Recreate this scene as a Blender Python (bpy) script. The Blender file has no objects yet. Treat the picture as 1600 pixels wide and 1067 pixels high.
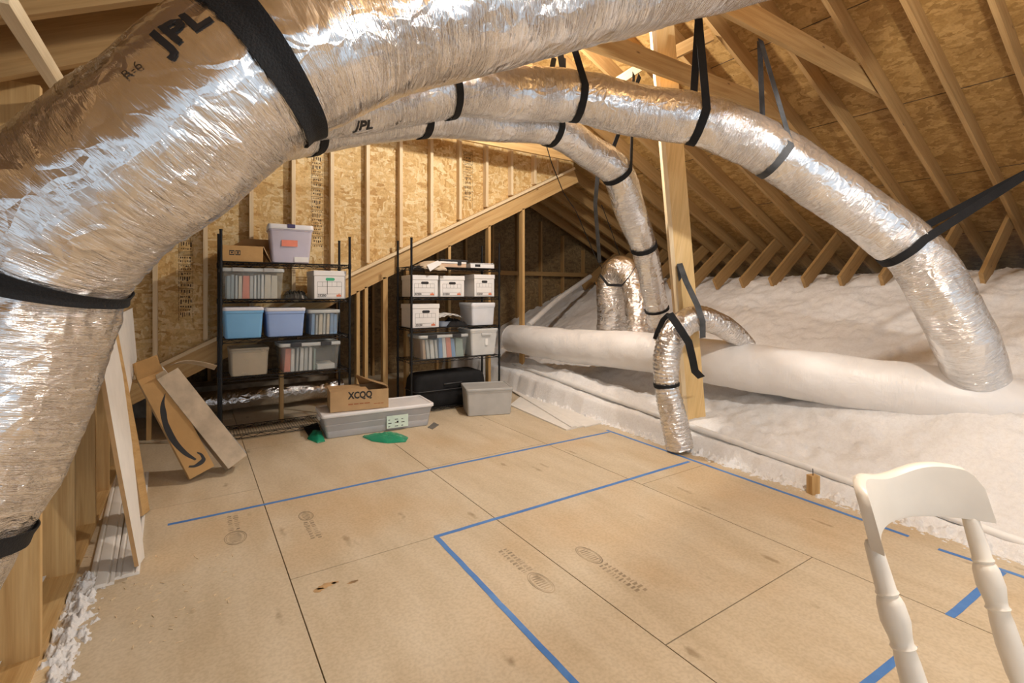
import bpy, bmesh, math, random
from mathutils import Vector, Matrix, noise

random.seed(7)
scene = bpy.context.scene
COL = scene.collection
R = math.radians

# ------------------------------------------------------------------ camera, world, lights, exposure
YAW = R(33.3)
CS, SN = math.cos(YAW), math.sin(YAW)
FPX, YH, EYE = 763.0, 457.0, 1.458          # focal length and horizon row in a 1600x1067 frame, eye height in metres
cam_data = bpy.data.cameras.new('camera')
cam_data.sensor_width = 36.0
cam_data.lens = FPX / 1600 * 36
cam_data.shift_y = -(533.5 - YH) / 1600
cam_data.clip_start = 0.05
cam = bpy.data.objects.new('camera', cam_data)
cam.location = (0, 0, EYE)
cam.rotation_euler = (R(90), 0, -YAW)
COL.objects.link(cam)
scene.camera = cam

scene.view_settings.view_transform = 'Standard'
scene.view_settings.look = 'None'
scene.view_settings.gamma = 1
scene.view_settings.use_curve_mapping = False
scene.view_settings.exposure = -0.05

world = bpy.data.worlds.new('world')
world.use_nodes = True
scene.world = world
bg = world.node_tree.nodes['Background']
bg.inputs[0].default_value = (0.74, 0.86, 1.0, 1)     # added bluish fill; the shell is left open behind the camera to admit it
bg.inputs[1].default_value = 1.0

def lamp(name, loc, energy, color=(1, 0.95, 0.885), radius=0.06):
    l = bpy.data.lights.new(name, 'POINT')
    l.energy = energy
    l.color = color
    l.shadow_soft_size = radius
    o = bpy.data.objects.new(name, l)
    o.location = loc
    COL.objects.link(o)
    return o

lamp('ridge_bulb', (2.9, 3.8, 3.6), 230)
lamp('ridge_bulb', (2.35, 0.35, 3.3), 245)
lamp('camera_bounce_light', (1.0, -0.9, 2.2), 45, (1, 0.97, 0.94), 0.25)

# ------------------------------------------------------------------ helpers
def ray(px, py):
    k = (px - 800) / FPX
    return Vector((k * CS + SN, -k * SN + CS, (YH - py) / FPX))
EYEV = Vector((0, 0, EYE))
def D(px, py, z): return EYEV + ray(px, py) * z             # point at a depth
def W(px, py, Y):                                           # point on the plane of a given Y
    r = ray(px, py); return EYEV + r * (Y / r.y)
def G(px, py, Z=0.0):                                       # point at a given height
    r = ray(px, py); return EYEV + r * ((Z - EYE) / r.z)
def V(*a): return Vector(a)

class MB:
    def __init__(self):
        self.v = []; self.f = []; self.uv = []; self.m = []; self.sm = []
    def add(self, verts, faces, uvs=None, m=0, smooth=False):
        b = len(self.v)
        self.v += [Vector(p) for p in verts]
        for i, f in enumerate(faces):
            self.f.append([b + k for k in f])
            self.uv.append(uvs[i] if uvs else [(0, 0)] * len(f))
            self.m.append(m); self.sm.append(smooth)
        return self
    def obox(self, o, a, b, c, m=0):
        """box from corner o along three vectors; uv runs along the longest"""
        o, a, b, c = Vector(o), Vector(a), Vector(b), Vector(c)
        if a.cross(b).dot(c) < 0: a, b = b, a
        P = [o, o + a, o + a + b, o + b, o + c, o + a + c, o + a + b + c, o + b + c]
        F = [(0, 3, 2, 1), (4, 5, 6, 7), (0, 1, 5, 4), (1, 2, 6, 5), (2, 3, 7, 6), (3, 0, 4, 7)]
        L = max((a, b, c), key=lambda q: q.length).normalized()
        ax = [q.normalized() for q in sorted((a, b, c), key=lambda q: -q.length)]
        u0, v0 = random.random() * 40, random.random() * 40
        uvs = []
        for f in F:
            uvs.append([(u0 + (P[i] - o).dot(ax[0]), v0 + (P[i] - o).dot(ax[1]) + 1.37 * (P[i] - o).dot(ax[2])) for i in f])
        return self.add(P, F, uvs, m)
    def box(self, lo, hi, m=0):
        lo, hi = Vector(lo), Vector(hi); d = hi - lo
        return self.obox(lo, (d.x, 0, 0), (0, d.y, 0), (0, 0, d.z), m)
    def beam(self, p0, p1, w, h, up=(0, 0, 1), m=0):
        """bar centred on p0-p1; w sideways, h along up"""
        p0, p1 = Vector(p0), Vector(p1); d = p1 - p0
        s = d.cross(Vector(up)).normalized(); u = s.cross(d).normalized()
        return self.obox(p0 - s * w / 2 - u * h / 2, d, s * w, u * h, m)
    def rings(self, rings, cap0=True, cap1=True, m=0, smooth=True, closed=True):
        n = len(rings[0]); vs = [p for r in rings for p in r]; F = []
        for i in range(len(rings) - 1):
            for j in range(n if closed else n - 1):
                k = (j + 1) % n
                F.append((i * n + j, i * n + k, (i + 1) * n + k, (i + 1) * n + j))
        self.add(vs, F, None, m, smooth); b = len(self.v) - len(vs); C = []
        if cap0: C.append(tuple(range(n - 1, -1, -1)))
        if cap1: C.append(tuple((len(rings) - 1) * n + j for j in range(n)))
        for c in C:
            self.f.append([b + k for k in c]); self.uv.append([(0, 0)] * len(c)); self.m.append(m); self.sm.append(False)
        return self
    def rod(self, pts, r, n=8, m=0, caps=True):
        pts = [Vector(p) for p in pts]; rs = []
        t = (pts[1] - pts[0]).normalized()
        x = t.orthogonal().normalized()
        for i, p in enumerate(pts):
            if 0 < i < len(pts) - 1: t = (pts[i + 1] - pts[i - 1]).normalized()
            elif i: t = (pts[i] - pts[i - 1]).normalized()
            x = (x - t * x.dot(t)).normalized(); y = t.cross(x)
            rr = r[i] if isinstance(r, (list, tuple)) else r
            rs.append([p + (x * math.cos(2 * math.pi * j / n) + y * math.sin(2 * math.pi * j / n)) * rr for j in range(n)])
        return self.rings(rs, caps, caps, m)
    def prism(self, poly, ext, m=0):
        """flat polygon pushed along ext"""
        poly = [Vector(p) for p in poly]; ext = Vector(ext); n = len(poly)
        nor = sum(((poly[i] - poly[0]).cross(poly[(i + 1) % n] - poly[0]) for i in range(1, n - 1)), Vector())
        if nor.dot(ext) > 0: poly = poly[::-1]
        F = [tuple(range(n))] + [tuple(range(2 * n - 1, n - 1, -1))]
        F += [((i + 1) % n, i, n + i, n + (i + 1) % n) for i in range(n)]
        o = poly[0]; L = (poly[1] - poly[0]).normalized(); S = L.cross(ext.normalized()); E = ext.normalized()
        P = poly + [p + ext for p in poly]
        return self.add(P, F, [[((P[i] - o).dot(L), (P[i] - o).dot(S) + (P[i] - o).dot(E)) for i in f] for f in F], m)
    def xf(self, M):
        self.v = [M @ p for p in self.v]; return self
    def build(self, name, mats, parent=None, loc=None, bevel=0, world=False):
        if not isinstance(mats, (list, tuple)): mats = [mats]
        if parent is None:
            xs = [p.x for p in self.v]; ys = [p.y for p in self.v]; zs = [p.z for p in self.v]
            c = Vector(((min(xs) + max(xs)) / 2, (min(ys) + max(ys)) / 2, min(zs)))
            vs = [p - c for p in self.v]
        else:
            c = Vector((0, 0, 0)); vs = self.v
            if world: 
                pl = parent.location.copy(); q = parent
                while q.parent: q = q.parent; pl += q.location
                vs = [p - pl for p in self.v]
        me = bpy.data.meshes.new(name)
        me.from_pydata([tuple(p) for p in vs], [], self.f)
        uvl = me.uv_layers.new(name='uv')
        i = 0; flat = []
        for u in self.uv:
            for a in u: flat += [a[0], a[1]]
        uvl.data.foreach_set('uv', flat)
        for mm in mats: me.materials.append(mm)
        me.polygons.foreach_set('material_index', self.m)
        me.polygons.foreach_set('use_smooth', self.sm)
        me.update()
        if len(self.v) < 6000: me.set_sharp_from_angle(angle=R(42))
        o = bpy.data.objects.new(name, me)
        COL.objects.link(o)
        o.location = c if loc is None else c + Vector(loc)
        if parent is not None: o.parent = parent
        if bevel:
            b = o.modifiers.new('bevel', 'BEVEL'); b.width = bevel; b.segments = 2; b.limit_method = 'ANGLE'; b.angle_limit = R(40)
        return o

def tag(o, label, cat, group=None, kind=None):
    o['label'] = label; o['category'] = cat
    if group: o['group'] = group
    if kind: o['kind'] = kind
    return o
def struct(o, label=None, cat=None):
    o['kind'] = 'structure'
    if label: o['label'] = label
    if cat: o['category'] = cat
    return o
def thing(name, label, cat, loc, rz=0, group=None):
    o = bpy.data.objects.new(name, None); COL.objects.link(o)
    o.empty_display_size = 0.1
    o.location = loc; o.rotation_euler = (0, 0, rz)
    return tag(o, label, cat, group)

_tc = {}
def text_geo(s, size, bold=0.0, spacing=1.0, cuts=0):
    """flat letters as (verts, faces), lower left at the origin"""
    key = (s, size, bold, spacing, cuts)
    if key in _tc: return _tc[key]
    cu = bpy.data.curves.new('letters', 'FONT'); cu.body = s; cu.size = size; cu.offset = bold; cu.space_character = spacing
    cu.resolution_u = 3
    ob = bpy.data.objects.new('letters', cu); COL.objects.link(ob)
    dg = bpy.context.evaluated_depsgraph_get(); dg.update()
    me = bpy.data.meshes.new_from_object(ob.evaluated_get(dg))
    bm = bmesh.new(); bm.from_mesh(me)
    bmesh.ops.triangulate(bm, faces=bm.faces[:])
    for _ in range(cuts): bmesh.ops.subdivide_edges(bm, edges=bm.edges[:], cuts=1, use_grid_fill=True)
    bm.verts.ensure_lookup_table()
    vs = [v.co.copy() for v in bm.verts]; fs = [[v.index for v in f.verts] for f in bm.faces]
    bm.free()
    bpy.data.objects.remove(ob); bpy.data.curves.remove(cu); bpy.data.meshes.remove(me)
    if vs:
        x0 = min(v.x for v in vs); y0 = min(v.y for v in vs)
        vs = [v - Vector((x0, y0, 0)) for v in vs]
    _tc[key] = (vs, fs)
    return vs, fs
def put_text(mb, s, size, o, ux, uy, bold=0.0, m=0, width=None, spacing=1.0):
    """letters on a plane: origin o, unit axes ux, uy"""
    vs, fs = text_geo(s, size, bold, spacing)
    if width:
        k = width / max(v.x for v in vs)
    else: k = 1
    o, ux, uy = Vector(o), Vector(ux), Vector(uy)
    mb.add([o + ux * v.x * k + uy * v.y for v in vs], fs, None, m)

ORD = ['first', 'second', 'third', 'fourth', 'fifth', 'sixth', 'seventh', 'eighth', 'ninth', 'tenth', 'eleventh', 'twelfth',
       'thirteenth', 'fourteenth', 'fifteenth', 'sixteenth', 'seventeenth', 'eighteenth', 'nineteenth', 'twentieth', 'twenty-first',
       'twenty-second', 'twenty-third', 'twenty-fourth', 'twenty-fifth']

# ------------------------------------------------------------------ materials
def nm(name):
    m = bpy.data.materials.new(name); m.use_nodes = True
    nt = m.node_tree; p = nt.nodes['Principled BSDF']
    return m, nt, p
def N(nt, t, **kw):
    n = nt.nodes.new(t)
    for k, v in kw.items():
        if k.startswith('i_'):
            kk = k[2:]
            n.inputs[int(kk) if kk.isdigit() else kk.replace('_', ' ')].default_value = v
        else: setattr(n, k, v)
    return n
def L(nt, a, b): nt.links.new(a, b)
def coords(nt, kind, scale=(1, 1, 1), rot=(0, 0, 0)):
    t = N(nt, 'ShaderNodeTexCoord'); mp = N(nt, 'ShaderNodeMapping')
    mp.inputs['Scale'].default_value = scale; mp.inputs['Rotation'].default_value = rot
    L(nt, t.outputs[kind], mp.inputs[0]); return mp.outputs[0]
def ramp(nt, fac, stops):
    r = N(nt, 'ShaderNodeValToRGB'); e = r.color_ramp.elements
    while len(e) < len(stops): e.new(0.5)
    for el, (p, c) in zip(e, stops):
        el.position = p; el.color = (*c, 1)
    L(nt, fac, r.inputs[0]); return r.outputs[0]
def bump(nt, p, h, strength=0.3, dist=0.01, prev=None):
    b = N(nt, 'ShaderNodeBump'); b.inputs['Strength'].default_value = strength; b.inputs['Distance'].default_value = dist
    L(nt, h, b.inputs['Height'])
    if prev: L(nt, prev, b.inputs['Normal'])
    if p is not None: L(nt, b.outputs[0], p.inputs['Normal'])
    return b.outputs[0]
def mixc(nt, fac, a, b, mode='MIX'):
    x = N(nt, 'ShaderNodeMix', data_type='RGBA', blend_type=mode)
    if isinstance(fac, (int, float)): x.inputs[0].default_value = fac
    else: L(nt, fac, x.inputs[0])
    for s, q in ((6, a), (7, b)):
        if isinstance(q, tuple): x.inputs[s].default_value = (*q, 1)
        else: L(nt, q, x.inputs[s])
    return x.outputs[2]

def wood(name, c0, c1, c2, rough=0.65):
    m, nt, p = nm(name)
    uv = coords(nt, 'UV', (1.2, 22, 1))
    n1 = N(nt, 'ShaderNodeTexNoise', i_Scale=1.0, i_Detail=6.0, i_Roughness=0.6, i_Distortion=0.6); L(nt, uv, n1.inputs[0])
    uv2 = coords(nt, 'UV', (4, 160, 1))
    n2 = N(nt, 'ShaderNodeTexNoise', i_Scale=1.0, i_Detail=3.0); L(nt, uv2, n2.inputs[0])
    col = ramp(nt, n1.outputs[0], [(0.25, c0), (0.5, c1), (0.75, c2)])
    col = mixc(nt, 0.25, col, ramp(nt, n2.outputs[0], [(0.3, (0.45, 0.4, 0.32)), (0.7, (1, 1, 1))]), 'MULTIPLY')
    uv3 = coords(nt, 'UV', (2.2, 7, 1))
    vo = N(nt, 'ShaderNodeTexVoronoi', i_Scale=1.0); L(nt, uv3, vo.inputs[0])
    knot = ramp(nt, vo.outputs[0], [(0.03, (0.16, 0.08, 0.03)), (0.075, (1, 1, 1))])
    col = mixc(nt, 0.8, col, knot, 'MULTIPLY')
    L(nt, col, p.inputs['Base Color']); p.inputs['Roughness'].default_value = rough
    bump(nt, p, n2.outputs[0], 0.15, 0.002)
    return m
M = {}
M['pine'] = wood('pine_lumber', (0.44, 0.25, 0.085), (0.57, 0.36, 0.145), (0.66, 0.45, 0.21))
M['pine_pale'] = wood('pale_pine_lumber', (0.66, 0.48, 0.27), (0.77, 0.60, 0.37), (0.84, 0.70, 0.48))
M['pine_roof'] = wood('rafter_lumber', (0.32, 0.18, 0.06), (0.42, 0.25, 0.095), (0.49, 0.31, 0.13))
M['pine_lit'] = wood('lit_pine_lumber', (0.66, 0.43, 0.17), (0.78, 0.54, 0.24), (0.84, 0.62, 0.32))  # pine with the bulb light on the post put into its colour

def osb(name, stops, scale=1.0, dark=0.5):
    m, nt, p = nm(name)
    t = N(nt, 'ShaderNodeTexCoord')
    def layer(rot, sc, seed):
        mp = N(nt, 'ShaderNodeMapping'); mp.inputs['Rotation'].default_value = rot; mp.inputs['Scale'].default_value = sc
        mp.inputs['Location'].default_value = (seed, seed * 1.3, seed * 0.7)
        L(nt, t.outputs['Object'], mp.inputs[0])
        nz = N(nt, 'ShaderNodeTexNoise', i_Scale=6.0, i_Detail=2.0); L(nt, mp.outputs[0], nz.inputs[0])
        ad = N(nt, 'ShaderNodeVectorMath', operation='MULTIPLY_ADD'); L(nt, nz.outputs['Color'], ad.inputs[0])
        ad.inputs[1].default_value = (0.3, 0.3, 0.3); L(nt, mp.outputs[0], ad.inputs[2])
        v = N(nt, 'ShaderNodeTexVoronoi', i_Scale=9.0 * scale); L(nt, ad.outputs[0], v.inputs[0])
        return v
    a = layer((0.2, 0.75, 0.2), (1.0, 1.0, 2.5), 0.0); b = layer((0.2, -0.45, -0.2), (2.5, 1.2, 1.0), 3.1)
    ca = N(nt, 'ShaderNodeSeparateColor'); L(nt, a.outputs['Color'], ca.inputs[0])
    cb = N(nt, 'ShaderNodeSeparateColor'); L(nt, b.outputs['Color'], cb.inputs[0])
    sel = N(nt, 'ShaderNodeMath', operation='GREATER_THAN'); L(nt, ca.outputs[1], sel.inputs[0]); sel.inputs[1].default_value = 0.5
    mx = N(nt, 'ShaderNodeMix', data_type='FLOAT'); L(nt, sel.outputs[0], mx.inputs[0]); L(nt, ca.outputs[0], mx.inputs[2]); L(nt, cb.outputs[0], mx.inputs[3])
    col = ramp(nt, mx.outputs[0], stops)
    fine = N(nt, 'ShaderNodeTexNoise', i_Scale=55.0, i_Detail=4.0); L(nt, t.outputs['Object'], fine.inputs[0])
    big = N(nt, 'ShaderNodeTexNoise', i_Scale=2.2, i_Detail=3.0); L(nt, t.outputs['Object'], big.inputs[0])
    col = mixc(nt, 0.35, col, ramp(nt, fine.outputs[0], [(0.35, (0.55, 0.5, 0.42)), (0.6, (1, 1, 1))]), 'MULTIPLY')
    col = mixc(nt, dark, col, ramp(nt, big.outputs[0], [(0.35, (0.72, 0.66, 0.58)), (0.65, (1, 1, 1))]), 'MULTIPLY')
    ed = N(nt, 'ShaderNodeMath', operation='ADD'); L(nt, mx.outputs[0], ed.inputs[0]); L(nt, fine.outputs[0], ed.inputs[1])
    L(nt, col, p.inputs['Base Color']); p.inputs['Roughness'].default_value = 0.7
    bump(nt, p, ed.outputs[0], 0.25, 0.004)
    return m
M['osb'] = osb('strand_board', [(0.0, (0.50, 0.29, 0.09)), (0.2, (0.62, 0.40, 0.15)), (0.6, (0.72, 0.50, 0.22)), (1.0, (0.82, 0.66, 0.38))], 1.25, 0.35)
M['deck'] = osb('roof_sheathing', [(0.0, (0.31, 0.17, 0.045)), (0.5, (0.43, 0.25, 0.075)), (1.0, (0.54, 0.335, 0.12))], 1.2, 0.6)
M['osb_dark'] = osb('shaded_strand_board', [(0.0, (0.17, 0.11, 0.05)), (0.5, (0.25, 0.165, 0.075)), (1.0, (0.32, 0.22, 0.10))], 1.4, 0.6)  # strand board darkened in colour to carry the shade of the far bay

def floor_mat():
    m, nt, p = nm('subfloor_plywood')
    c = coords(nt, 'Object', (1.0, 1.0, 1.0))
    g = coords(nt, 'Object', (2.2, 0.5, 1))
    n1 = N(nt, 'ShaderNodeTexNoise', i_Scale=2.0, i_Detail=6.0, i_Roughness=0.6); L(nt, g, n1.inputs[0])
    n2 = N(nt, 'ShaderNodeTexNoise', i_Scale=70.0, i_Detail=3.0); L(nt, c, n2.inputs[0])
    n3 = N(nt, 'ShaderNodeTexNoise', i_Scale=0.9, i_Detail=3.0); L(nt, c, n3.inputs[0])
    col = ramp(nt, n1.outputs[0], [(0.3, (0.53, 0.43, 0.29)), (0.5, (0.605, 0.505, 0.36)), (0.72, (0.66, 0.57, 0.43))])
    col = mixc(nt, ramp(nt, n3.outputs[0], [(0.48, (0, 0, 0)), (0.68, (0.5, 0.5, 0.5))]), col, (0.55, 0.36, 0.17))
    col = mixc(nt, 0.3, col, ramp(nt, n2.outputs[0], [(0.35, (0.6, 0.55, 0.48)), (0.6, (1, 1, 1))]), 'MULTIPLY')
    w = coords(nt, 'Object', (5.5, 1.6, 1))
    vo = N(nt, 'ShaderNodeTexVoronoi', i_Scale=1.0, i_Randomness=1.0); L(nt, w, vo.inputs[0])
    nw = N(nt, 'ShaderNodeTexNoise', i_Scale=16.0, i_Detail=3.0); L(nt, c, nw.inputs[0])
    dd = N(nt, 'ShaderNodeMath', operation='MULTIPLY_ADD'); L(nt, nw.outputs[0], dd.inputs[0]); dd.inputs[1].default_value = 0.25; L(nt, vo.outputs[0], dd.inputs[2])
    spots = ramp(nt, dd.outputs[0], [(0.16, (0.38, 0.30, 0.20)), (0.24, (1, 1, 1))])
    col = mixc(nt, 0.55, col, spots, 'MULTIPLY')
    L(nt, col, p.inputs['Base Color']); p.inputs['Roughness'].default_value = 0.6
    bump(nt, p, n2.outputs[0], 0.12, 0.002)
    return m
M['floor'] = floor_mat()

def plain(name, c, rough=0.5, metal=0.0, var=0.06, spec=0.5, bscale=0, bstr=0.2):
    m, nt, p = nm(name)
    oc = coords(nt, 'Object')
    n = N(nt, 'ShaderNodeTexNoise', i_Scale=9.0, i_Detail=4.0); L(nt, oc, n.inputs[0])
    lo = tuple(max(0, x * (1 - var * 2)) for x in c); hi = tuple(min(1, x * (1 + var)) for x in c)
    L(nt, ramp(nt, n.outputs[0], [(0.3, lo), (0.7, hi)]), p.inputs['Base Color'])
    p.inputs['Roughness'].default_value = rough; p.inputs['Metallic'].default_value = metal
    p.inputs['Specular IOR Level'].default_value = spec
    if bscale:
        b = N(nt, 'ShaderNodeTexNoise', i_Scale=float(bscale), i_Detail=4.0); L(nt, oc, b.inputs[0])
        bump(nt, p, b.outputs[0], bstr, 0.01)
    return m
M['black'] = plain('black_metal', (0.02, 0.02, 0.021), 0.4, 0.6)
M['strap'] = plain('black_webbing', (0.012, 0.012, 0.013), 0.75, 0, 0.1, 0.3, 180, 0.3)
M['strap_grey'] = plain('dusty_webbing', (0.085, 0.088, 0.092), 0.8, 0, 0.2, 0.3, 120, 0.3)
M['ink'] = plain('black_ink', (0.018, 0.017, 0.018), 0.6)
M['stamp'] = plain('faded_ink', (0.40, 0.315, 0.21), 0.7, 0, 0.3)
M['wallink'] = plain('brown_ink', (0.10, 0.055, 0.02), 0.7, 0, 0.3)
M['cardboard'] = plain('cardboard', (0.50, 0.33, 0.17), 0.75, 0, 0.05, 0.3, 60, 0.08)
M['cardboard_dark'] = plain('kraft_cardboard', (0.50, 0.30, 0.12), 0.75, 0, 0.05, 0.3, 60, 0.08)
M['cardboard_pale'] = plain('dusty_cardboard', (0.56, 0.46, 0.34), 0.8, 0, 0.12, 0.3, 40, 0.1)
M['paper'] = plain('white_paper', (0.80, 0.79, 0.77), 0.7, 0, 0.04)
M['filebox'] = plain('white_box_board', (0.80, 0.79, 0.78), 0.65, 0, 0.02)
M['orange'] = plain('orange_print', (0.75, 0.22, 0.10), 0.6)
M['white_plastic'] = plain('white_plastic', (0.80, 0.79, 0.80), 0.4, 0, 0.03)
M['lavender'] = plain('pale_plastic', (0.70, 0.71, 0.78), 0.45, 0, 0.03)
M['purple'] = plain('navy_plastic', (0.06, 0.05, 0.14), 0.4)
M['grey_plastic'] = plain('grey_plastic', (0.46, 0.45, 0.43), 0.5, 0, 0.04)
M['grey_lid'] = plain('dark_grey_plastic', (0.40, 0.395, 0.38), 0.45, 0, 0.04)
M['pale_grey_plastic'] = plain('pale_grey_plastic', (0.62, 0.63, 0.62), 0.5, 0, 0.04)
M['black_plastic'] = plain('black_plastic', (0.03, 0.03, 0.032), 0.45)
M['black_fabric'] = plain('black_fabric', (0.012, 0.012, 0.013), 0.8, 0, 0.2, 0.3, 150, 0.3)
M['pvc'] = plain('white_pipe', (0.80, 0.79, 0.77), 0.4, 0, 0.04)
M['chair'] = plain('cream_paint', (0.80, 0.75, 0.66), 0.35, 0, 0.03)
M['board_white'] = plain('white_board', (0.80, 0.77, 0.72), 0.55, 0, 0.03)
M['drywall_edge'] = plain('brown_core', (0.48, 0.30, 0.14), 0.8, 0, 0.1)
M['green'] = plain('green_print', (0.05, 0.42, 0.22), 0.5)
M['blue'] = plain('blue_print', (0.05, 0.1, 0.5), 0.5)

def tape_mat():
    m, nt, p = nm('blue_painters_tape')
    oc = coords(nt, 'Object')
    n = N(nt, 'ShaderNodeTexNoise', i_Scale=3.0, i_Detail=5.0, i_Roughness=0.7); L(nt, oc, n.inputs[0])
    L(nt, ramp(nt, n.outputs[0], [(0.35, (0.05, 0.17, 0.48)), (0.6, (0.09, 0.24, 0.56)), (0.75, (0.22, 0.33, 0.55))]), p.inputs['Base Color'])
    p.inputs['Roughness'].default_value = 0.6
    return m
M['tape'] = tape_mat()

def clear(name, tint, alpha, rough=0.25):
    m, nt, p = nm(name)
    p.inputs['Base Color'].default_value = (*tint, 1); p.inputs['Roughness'].default_value = rough
    tr = N(nt, 'ShaderNodeBsdfTransparent'); tr.inputs[0].default_value = (min(1, tint[0] * 0.3 + 0.7), min(1, tint[1] * 0.3 + 0.7), min(1, tint[2] * 0.3 + 0.7), 1)
    oc = coords(nt, 'Object')
    n = N(nt, 'ShaderNodeTexNoise', i_Scale=7.0, i_Detail=3.0); L(nt, oc, n.inputs[0])
    mr = N(nt, 'ShaderNodeMapRange'); L(nt, n.outputs[0], mr.inputs[0]); mr.inputs[3].default_value = max(0, alpha - 0.06); mr.inputs[4].default_value = alpha + 0.06
    mx = N(nt, 'ShaderNodeMixShader'); L(nt, mr.outputs[0], mx.inputs[0]); L(nt, tr.outputs[0], mx.inputs[1]); L(nt, p.outputs[0], mx.inputs[2])
    L(nt, mx.outputs[0], nt.nodes['Material Output'].inputs[0])
    return m
M['clear'] = clear('clear_plastic', (0.72, 0.76, 0.76), 0.10)
M['clear_edge'] = clear('clear_plastic_rim', (0.74, 0.78, 0.78), 0.62)
M['frosted'] = clear('frosted_plastic', (0.70, 0.70, 0.71), 0.42, 0.35)
M['frosted_white'] = clear('milky_plastic', (0.78, 0.74, 0.84), 0.5, 0.35)
M['clear_beige'] = clear('dusty_clear_plastic', (0.62, 0.56, 0.45), 0.35, 0.35)
M['blue_tote'] = clear('blue_tinted_plastic', (0.22, 0.52, 0.85), 0.80, 0.35)
M['blue_tote2'] = clear('periwinkle_plastic', (0.36, 0.52, 0.88), 0.80, 0.35)
M['green_bag'] = clear('green_film', (0.03, 0.45, 0.25), 0.52, 0.12)

def foil(name, base=(0.80, 0.765, 0.74), rough=0.16, wr=0.55, cr=0.5, dust=0.0):
    """metallised film: long crinkles across the duct plus crumpled patches"""
    m, nt, p = nm(name)
    p.inputs['Metallic'].default_value = 1.0 - dust
    uv = coords(nt, 'UV', (34, 5.0, 1))
    n1 = N(nt, 'ShaderNodeTexNoise', i_Scale=1.0, i_Detail=5.0, i_Roughness=0.62, i_Distortion=1.4); L(nt, uv, n1.inputs[0])
    uvb = coords(nt, 'UV', (1, 1, 1))
    w = N(nt, 'ShaderNodeTexNoise', i_Scale=6.0, i_Detail=2.0); L(nt, uvb, w.inputs[0])
    ad = N(nt, 'ShaderNodeVectorMath', operation='MULTIPLY_ADD'); L(nt, w.outputs['Color'], ad.inputs[0]); ad.inputs[1].default_value = (0.16, 0.16, 0); L(nt, uvb, ad.inputs[2])
    vo = N(nt, 'ShaderNodeTexVoronoi', feature='DISTANCE_TO_EDGE', i_Scale=14.0); L(nt, ad.outputs[0], vo.inputs[0])
    vc = ramp(nt, vo.outputs[0], [(0.0, (0, 0, 0)), (0.35, (1, 1, 1))])
    patch = N(nt, 'ShaderNodeTexNoise', i_Scale=2.6, i_Detail=2.0); L(nt, uvb, patch.inputs[0])
    msk = ramp(nt, patch.outputs[0], [(0.42, (0.15, 0.15, 0.15)), (0.62, (1, 1, 1))])
    h1 = mixc(nt, 1.0, n1.outputs['Fac'], msk, 'MULTIPLY')
    uvs = coords(nt, 'UV', (95, 7.0, 1))
    n3 = N(nt, 'ShaderNodeTexNoise', i_Scale=1.0, i_Detail=3.0, i_Roughness=0.6, i_Distortion=0.8); L(nt, uvs, n3.inputs[0])
    h3 = mixc(nt, 1.0, ramp(nt, n3.outputs[0], [(0.48, (0, 0, 0)), (0.66, (1, 1, 1))]), msk, 'MULTIPLY')
    b0 = bump(nt, None, h1, wr, 0.03)
    b1 = bump(nt, None, h3, wr * .8, 0.006, b0)
    bump(nt, p, vc, cr, 0.008, b1)
    dn = N(nt, 'ShaderNodeTexNoise', i_Scale=3.0, i_Detail=5.0); L(nt, uvb, dn.inputs[0])
    L(nt, ramp(nt, dn.outputs[0], [(0.3, tuple(c * 0.9 for c in base)), (0.7, base)]), p.inputs['Base Color'])
    rr = N(nt, 'ShaderNodeMapRange'); L(nt, dn.outputs[0], rr.inputs[0]); rr.inputs[3].default_value = rough * 0.7; rr.inputs[4].default_value = rough * 1.5
    L(nt, rr.outputs[0], p.inputs['Roughness'])
    return m
M['foil_big'] = foil('foil_jacket', (0.83, 0.80, 0.775), 0.15, 0.70, 0.36, 0.06)
M['foil'] = foil('crinkled_foil_jacket', (0.86, 0.85, 0.84), 0.15, 0.72, 0.42, 0.16)
M['foil_flex'] = foil('crumpled_foil_jacket', (0.86, 0.83, 0.80), 0.22, 0.7, 0.7)
M['foil_dust'] = foil('white_dusted_jacket', (0.86, 0.84, 0.82), 0.45, 0.25, 0.12, 0.9)

def fluff():
    m, nt, p = nm('white_glass_wool')
    oc = coords(nt, 'Object')
    n1 = N(nt, 'ShaderNodeTexNoise', i_Scale=22.0, i_Detail=8.0, i_Roughness=0.8); L(nt, oc, n1.inputs[0])
    n2 = N(nt, 'ShaderNodeTexNoise', i_Scale=110.0, i_Detail=4.0, i_Roughness=0.7); L(nt, oc, n2.inputs[0])
    n3 = N(nt, 'ShaderNodeTexNoise', i_Scale=1.6, i_Detail=3.0); L(nt, oc, n3.inputs[0])
    col = ramp(nt, n3.outputs[0], [(0.35, (0.88, 0.86, 0.84)), (0.65, (0.94, 0.93, 0.92))])
    n4 = N(nt, 'ShaderNodeTexNoise', i_Scale=38.0, i_Detail=6.0, i_Roughness=0.8); L(nt, oc, n4.inputs[0])
    col = mixc(nt, 1.0, col, ramp(nt, n4.outputs[0], [(0.36, (0.92, 0.91, 0.90)), (0.56, (1, 1, 1))]), 'MULTIPLY')
    L(nt, col, p.inputs['Base Color']); p.inputs['Roughness'].default_value = 0.95; p.inputs['Specular IOR Level'].default_value = 0.1
    b = bump(nt, None, n1.outputs[0], 0.45, 0.035)
    bump(nt, p, n2.outputs[0], 0.6, 0.010, b)
    return m
M['fluff'] = fluff()

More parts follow.
